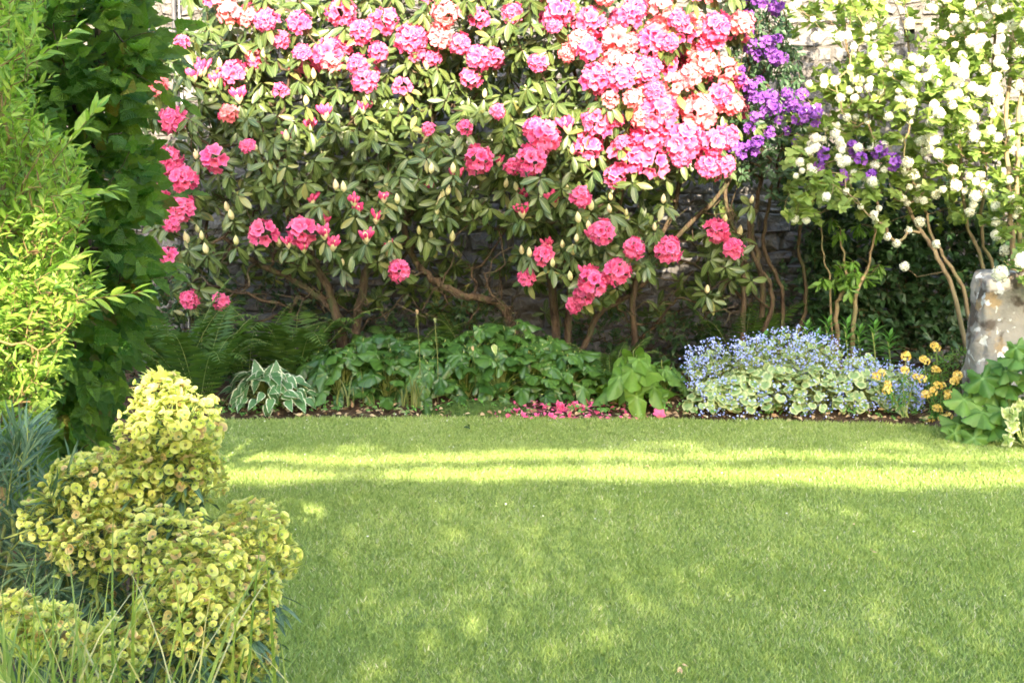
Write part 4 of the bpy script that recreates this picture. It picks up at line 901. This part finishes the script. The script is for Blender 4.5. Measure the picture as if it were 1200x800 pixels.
for k_ in range(lev):
    z_ = -.05+(ztop+.05)*k_/(lev-1); a_, c_ = xl(z_), xr(z_); cx, rx = (a_+c_)/2, (c_-a_)/2
    for i in range(n_):
        th = 2*math.pi*i/n_; e_ = .38; co, si = math.cos(th), math.sin(th); x_ = math.copysign(abs(co)**e_, co)*rx; y_ = math.copysign(abs(si)**e_, si)*.17*(1-.25*z_/ztop)
        k2 = 1+.035*math.sin(5*th+z_*9)+.03*math.sin(3*th-z_*14)+.05*(float(lnoise(np.array([x_*1.0+3]), np.array([z_+y_]), 7, 71)[0])-.5)*2+.03*(float(lnoise(np.array([x_+3]), np.array([z_+y_]), 24, 72)[0])-.5)*2+q.normal()*.004
        zz_ = z_ - (.03*math.sin(th*2+1) *(k_-lev+12)/12 if k_ > lev-12 else 0)
        v.append((cx+x_*k2, YS+y_*k2, zz_))
v.append(((xl(ztop)+xr(ztop))/2, YS, ztop+.012)); f = [(k_*n_+i, k_*n_+(i+1) % n_, (k_+1)*n_+(i+1) % n_, (k_+1)*n_+i) for k_ in range(lev-1) for i in range(n_)]+[((lev-1)*n_+i, (lev-1)*n_+(i+1) % n_, lev*n_) for i in range(n_)]
b = B(); b.add(T(v, f)); tag(mk('standing_stone', b, M['stone'], org=(sc_[0], YS, 0)), 'upright grey stone slab blotched with lichen at the right edge', 'standing stone')
# big lobed-leaf plant in front of the stone
bl_ = at(1185, 520, 7.15); bl_[2] = .02; rt = thing('lobed_leaf_plant', bl_, 'leafy plant with large lobed green leaves in front of the standing stone', 'plant'); b = B()
LP = [(1150, 440, .12), (1175, 425, .12), (1195, 415, .12), (1130, 465, .12), (1160, 455, .13), (1185, 450, .12), (1205, 440, .14), (1125, 495, .12), (1150, 480, .14), (1175, 478, .12), (1200, 470, .13), (1140, 510, .10), (1165, 500, .10), (1180, 432, .09), (1140, 452, .09), (1215, 500, .13), (1165, 515, .08), (1230, 430, .13), (1225, 470, .13), (1190, 405, .08), (1118, 505, .07)]
for px, py, s_ in LP:
    p = at(px, py, 7.05+rng.random()*.22); ring_tube(b, smooth([bl_, bl_*.5+p*.5+[0, .08, .02], p+[0, .02, 0]], 4), .003, 5, 1)
    b.add(LOBED, p[None], frames(np.array([[rng.normal()*.6-.2, -.5, -.6+rng.normal()*.3]]), np.array([[rng.normal()*.3-.15, -.75, .75]])), s_*1.0)
for k_ in range(36):
    p = at(rng.uniform(1125, 1240), rng.uniform(450, 518), 7.2+rng.random()*.25); p[2] = max(p[2], .03); b.add(LOBED, p[None], frames(rng.normal(size=(1, 3))+[[0, -.3, -.3]], np.array([[rng.normal()*.4, -.6, .7]])), rng.uniform(.05, .09))
mk('foliage', b, [M['big'], M['sstem']], rt)
bc = at(1200, 524, 6.98); bc[2] = .02; b = B(); rt = thing('cream_leaf_plant', bc, 'small cream-leaved plant below the large lobed leaves at the right edge', 'plant')
for k_ in range(26):
    p = at(rng.uniform(1180, 1235), rng.uniform(470, 522), 6.95+rng.random()*.15); p[2] = max(.02, p[2]); ring_tube(b, [bc, p], .002, 4, 1); b.add(LOBED, p[None], frames(rng.normal(size=(1, 3))+[[-.3, -.3, -.2]], np.array([[rng.normal()*.3, -.7, .8]])), rng.uniform(.03, .06))
mk('foliage', b, [M['creamleaf'], M['sstem']], rt)
# bright overhanging sprig of the snowball leaves near the stone top
bq = at(1212, 400, 7.45); bq[2] = .03; rt = thing('young_snowball_bush', bq, 'pale green sprig with a white head overhanging the standing stone', 'snowball bush')
f_ = sample_poly([(1183, 312), (1195, 285), (1260, 280), (1260, 345), (1195, 340)], 40, None); P_ = atv(f_[:, 0], f_[:, 1], 7.3+rng.random(40)*.2)
b = B(); shoots(b, VIBL, P_, unit(rng.normal(size=P_.shape)+[-.5, -.4, 0]), 5, .08, .045, .8, .2, stem=.0016); mk('foliage', b, [M['vleaf'], M['twig']], rt)
mk('branches', grow([([bq+[.1, 0, 0], at(1235, 400, 7.45), at(1225, 330, 7.4)], .012, .006)], P_, .0016), M['tanbark'], rt)
link('flower_head', ME_SN[0], rt, at(1172, 320, 7.3)-bq, None, .045); link('flower_head', ME_SN[1], rt, at(1198, 305, 7.25)-bq, None, .045)

# undergrowth (uncountable) ---------------------------------------------------
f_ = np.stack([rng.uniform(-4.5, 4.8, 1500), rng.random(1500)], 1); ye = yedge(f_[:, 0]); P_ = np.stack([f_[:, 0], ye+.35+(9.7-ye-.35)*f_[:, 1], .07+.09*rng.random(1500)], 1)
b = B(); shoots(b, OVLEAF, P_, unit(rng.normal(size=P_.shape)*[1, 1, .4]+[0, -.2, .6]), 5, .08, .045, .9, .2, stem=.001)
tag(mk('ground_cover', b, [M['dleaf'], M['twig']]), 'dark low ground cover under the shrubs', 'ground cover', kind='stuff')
f_ = np.stack([rng.uniform(-2.2, 2.6, 260), rng.random(260)], 1); P_ = np.stack([f_[:, 0], yedge(f_[:, 0])+.05+.3*f_[:, 1], .03+.03*rng.random(260)], 1)
b = B(); shoots(b, OVLEAF, P_, unit(rng.normal(size=P_.shape)*[1, 1, .4]+[0, -.2, .5]), 5, .05, .026, .9, .2, stem=.001)
tag(mk('weeds', b, [M['lily'], M['twig']]), 'small green weeds along the edge of the lawn', 'weeds', kind='stuff')
# leaf litter and fallen petals
n_ = 620; x = rng.uniform(-2.0, 2.6, n_); y = yedge(x)+.02+.32*rng.random(n_)**1.3; P_ = np.stack([x, y, .012+.25*np.clip(y-yedge(x), 0, .25)+.01*rng.random(n_)], 1)
b = B(); b.add(OVLEAF, P_, frames(rng.normal(size=(n_, 3))*[1, 1, .15], rng.normal(size=(n_, 3))*.35+[0, -.3, 1]), rng.uniform(.018, .05, n_))
tag(mk('leaf_litter', b, M['litter']), 'tan dead leaves strewn along the front of the bed', 'leaf litter', kind='stuff')
# moss hump
b = B(); c_ = at(560, 486, 8.05); v = []; 
for k_ in range(7):
    for i in range(28):
        th = 2*math.pi*i/28; r_ = math.sin(k_/6*math.pi/2); v.append((c_[0]+.34*r_*math.cos(th), 8.1+.12*r_*math.sin(th), -.02+.10*math.cos(k_/6*math.pi/2)+rng.normal()*.004))
b.add(T(v, [(k_*28+i, (k_+1)*28+i, (k_+1)*28+(i+1) % 28, k_*28+(i+1) % 28) for k_ in range(6) for i in range(28)]))
n_ = 2500; th = rng.random(n_)*6.28; r_ = np.sqrt(rng.random(n_)); p = np.stack([c_[0]+.34*r_*np.cos(th), 8.1+.12*r_*np.sin(th), -.02+.10*np.sqrt(1-r_**2)], 1)
b.add(T([(-.1, 0, 0), (.1, 0, 0), (0, 1, 0)], [(0, 1, 2)]), p, frames(unit(rng.normal(size=(n_, 3))*.6+[0, -.2, 1]), rng.normal(size=(n_, 3))), .02, mat=1)
tag(mk('moss_mound', b, [M['moss'], M['fern']], org=(c_[0], 8.1, 0)), 'low dark green mossy hump at the lawn edge left of the fallen blossoms', 'moss mound')
# fallen blossoms
FB = B(); FB.add(floret_t(77, .14), None, None, 1.0, rng.random((1, 2))); FBM = FB.data('fallen_blossom', [M['pink']])
spots = [(655, 474), (664, 470), (672, 472), (680, 469), (662, 480), (671, 481), (684, 480), (690, 487), (676, 486), (652, 489), (640, 488), (634, 490), (612, 489), (608, 491), (730, 495), (658, 468), (687, 474)]
for i, (px, py) in enumerate(spots):
    Yb = 7.98+max(0, (490-py))*.006; p = at(px, py, Yb); p[0] += rng.normal()*.03; p[1] += rng.normal()*.05; p[2] = .012+.22*max(0, p[1]-7.93)
    o = link('fallen_blossom', FBM, None, p, rotz_to(unit(np.array([rng.normal()*.7, rng.normal()*.5-.4, .8]))), float(rng.uniform(.02, .038)))
    tag(o, 'dropped pink rhododendron blossom in the loose heap at the lawn edge' if i != 14 else 'single small pink blossom lying between the heap and the red one', 'fallen blossom', 'fallen pink blossoms at the lawn edge')
FR = FB.data('fallen_blossom', [M['red']]); o = link('fallen_blossom', FR, None, at(771, 491, 7.95)+[0, 0, .01], rotz_to(unit(np.array([.2, -.6, .8]))), .045); tag(o, 'fallen deep red blossom on the lawn edge below the pale arum', 'fallen blossom', 'fallen pink blossoms at the lawn edge')
n_ = 200; x = at(665, 480, 8)[0]+rng.normal(size=n_)*.28; y = 7.93+rng.random(n_)*.3-.05; b = B(); b.add(OVLEAF, np.stack([x, y, .014+.24*np.clip(y-7.93, 0, 1)], 1), frames(rng.normal(size=(n_, 3))*[1, 1, .2], rng.normal(size=(n_, 3))*.4+[0, -.3, 1]), rng.uniform(.02, .045, n_))
tag(mk('fallen_petals', b, M['pink']), 'loose pink petals strewn around the fallen blossoms', 'petals', kind='stuff')
# daisies / petals on the lawn
n_ = 170; x = rng.uniform(-1.6, 3.2, n_); y = yedge(x)-.02-3.5*rng.random(n_)**3; b = B()
b.add(DISC5, np.stack([x, y, .036+0*x], 1), np.stack([rotz_to(unit(rng.normal(size=3)*.3+[0, -.2, 1])) for _ in range(n_)]), rng.uniform(.003, .0065, n_))
tag(mk('daisies', b, M['white']), 'tiny white daisies and petals scattered on the lawn', 'daisies', kind='stuff')
# leaves on lawn
for px, py, lab in ((1020, 654, 'dark dead leaf lying on the lawn at the right'), (798, 791, 'small brown leaf lying on the lawn at the bottom edge'), (757, 552, 'small dark leaf lying in the sunlit stripe of lawn'), (548, 505, 'low dark weed tuft in the far lawn below the arum patch')):
    ang = PITCH+math.atan((py-400)/F); Y = CAMH/math.tan(ang); p = at(px, py, Y); p[2] = .03; b = B(); n_ = 3 if px != 548 else 9
    b.add(OVLEAF, np.tile(p, (n_, 1))+rng.normal(size=(n_, 3))*[.008, .008, .002], frames(rng.normal(size=(n_, 3))*[1, 1, .3], np.tile([0, -.3, 1.], (n_, 1))), .02 if px != 548 else .03)
    tag(mk('fallen_leaf' if px != 548 else 'weed_tuft', b, M['litter'] if px != 548 else M['dleaf'], org=p), lab, 'fallen leaf' if px != 548 else 'weed')

# ================================================================== ADDED TREES BEHIND THE CAMERA (unseen, foliage shaped to place the shade)
YO = -5.0; TO, TE = math.tan(SUN_OFF), math.tan(SUN_EL)/math.cos(SUN_OFF)
def proj(p): return p[0]-(p[1]-YO)*TO, p[2]+(p[1]-YO)*TE
# upper limit of shade on the shrubs (pixels at depth ~8.3)
lim = [(-150, 60), (100, 90), (185, 112), (300, 150), (400, 160), (500, 150), (560, 128), (600, 150), (650, 175), (700, 205), (800, 222), (880, 190), (930, 120), (1000, 125), (1060, 190), (1130, 240), (1200, 300), (1400, 300)]
up_ = np.array([proj(at(px, py, 8.35)) for px, py in lim])
lo_ = np.array([proj((x_, y_, 0)) for x_, y_ in [(-6, 6.95), (-2, 6.95), (-1, 7.0), (0, 7.05), (1, 7.15), (2, 7.1), (3, 6.9), (8, 6.9)]])
g_ = np.array([proj((x_, y_, 0)) for x_, y_ in [(-6, 5.8), (-2, 6.05), (-1, 6.1), (0, 6.3), (1, 6.2), (2, 6.0), (3, 6.0), (8, 6.0)]])
gi, gj = np.meshgrid(np.arange(800), np.arange(500)); n_ = 400000; X = -8+17*(gi.ravel()+rng.random(n_))/800; Z = 1+9.5*(gj.ravel()+rng.random(n_))/500; Yj = rng.uniform(-1.0, 1.0, n_)
def mask(Xp, Zp):  # where the added foliage blocks the sun to draw the wanted shade
    wob = (lnoise(Xp, Zp, 1.3, 21)-.5)*.22+(lnoise(Xp, Zp, 5, 22)-.5)*.12
    upz = np.interp(Xp, up_[:, 0], up_[:, 1]); loz = np.interp(Xp, lo_[:, 0], lo_[:, 1]); gz_ = np.interp(Xp, g_[:, 0], g_[:, 1])
    k_ = ((Zp < upz+wob*1.6) & (Zp > loz+wob*.35)) | (Zp < gz_+wob*.35)
    yg = (Zp+wob*.25)/TE+YO+.03*np.sin(Xp*2.3+1)+.05*(lnoise(Xp, Zp*0+3, 1.1, 44)-.5)-.02*Xp      # where a ray through this spot meets the lawn
    k_ |= (yg > 6.87) & (yg < 6.97) & (lnoise(Xp, Zp*0, 1.6, 45) > .25)
    k_ |= (yg > 6.49) & (yg < 6.62) & (lnoise(Xp, Zp*0, 1.2, 46) > .22)
    for px, py, Y, rx_, rz_ in ((195, 468, YE, .15, .085), (20, 300, 3.6, .16, .10), (60, 350, 3.6, .14, .08), (15, 420, 3.6, .16, .13), (110, 345, 3.6, .14, .05), (40, 260, 3.6, .10, .05), (0, 350, 3.6, .12, .1), (70, 430, 3.6, .07, .05), (1195, 500, 7.0, .1, .05), (1190, 318, 7.4, .12, .08), (1000, 330, 8.8, .05, .12), (905, 290, 8.9, .03, .05), (560, 480, 8.1, .1, .02)):  # holes cut so sun reaches chosen plants
        hx_, hz_ = proj(at(px, py, Y)); k_ &= ~(np.hypot((Xp-hx_)/rx_, (Zp-hz_)/rz_) < 1)
    k_ &= ~((lnoise(Xp+3, Zp+1, 3.2, 31)*lnoise(Xp, Zp, 7, 32)) > .92)
    return k_
ok = mask(X, Z); deep = ok.copy()
for dx_, dz_ in ((.16, 0), (-.16, 0), (0, .14), (0, -.14), (.1, .1), (-.1, .1), (.1, -.1), (-.1, -.1)): deep &= mask(X+dx_, Z+dz_)
thin = deep & (Z+0 < np.interp(X, g_[:, 0], g_[:, 1])-.05)
keep = ok & np.where(thin, ((gi+gj).ravel() % 2 == 0) | (rng.random(n_) < .22), ~deep | (rng.random(n_) < .32)); SZ = np.where(deep & ~thin, rng.uniform(.18, .26, n_), rng.uniform(.072, .10, n_))
X, Z, Yj, SZ = X[keep], Z[keep], Yj[keep], SZ[keep]
Pt = np.stack([X, np.full(len(X), YO), Z], 1) + Yj[:, None]*np.array([TO, 1, -TE])
M['shade'] = leafmat('shade_tree_leaf', (.05, .11, .02), (.08, .16, .03), .15, .5)
cols_ = [(-4.9, 0), (4.4, 0)]
for i, (cx, _) in enumerate(cols_):
    lo_x = -99 if i == 0 else (cols_[i-1][0]+cx)/2; hi_x = 99 if i == 1 else (cx+cols_[i+1][0])/2
    s_ = (Pt[:, 0] >= lo_x) & (Pt[:, 0] < hi_x); P_ = Pt[s_]; S_ = SZ[s_]; rt = thing('added_shade_tree', (cx, YO, 0), 'unseen tree added behind the camera, foliage shaped to shade the lawn and shrubs', 'tree', 'added shade trees behind the camera')
    b = B(); b.add(leaf_t(.36, ova, 2, .1, -.1, y0=-.5), P_, frames(rdir(len(P_)), rdir(len(P_))), S_); mk('crown', b, M['shade'], rt)
    b = B(); ring_tube(b, [(cx, YO, 0), (cx+.05, YO, 3), (cx, YO, 6), (cx+.05, YO, 8)], [.22, .17, .12, .05], 10); mk('trunk', b, M['bark'], rt)
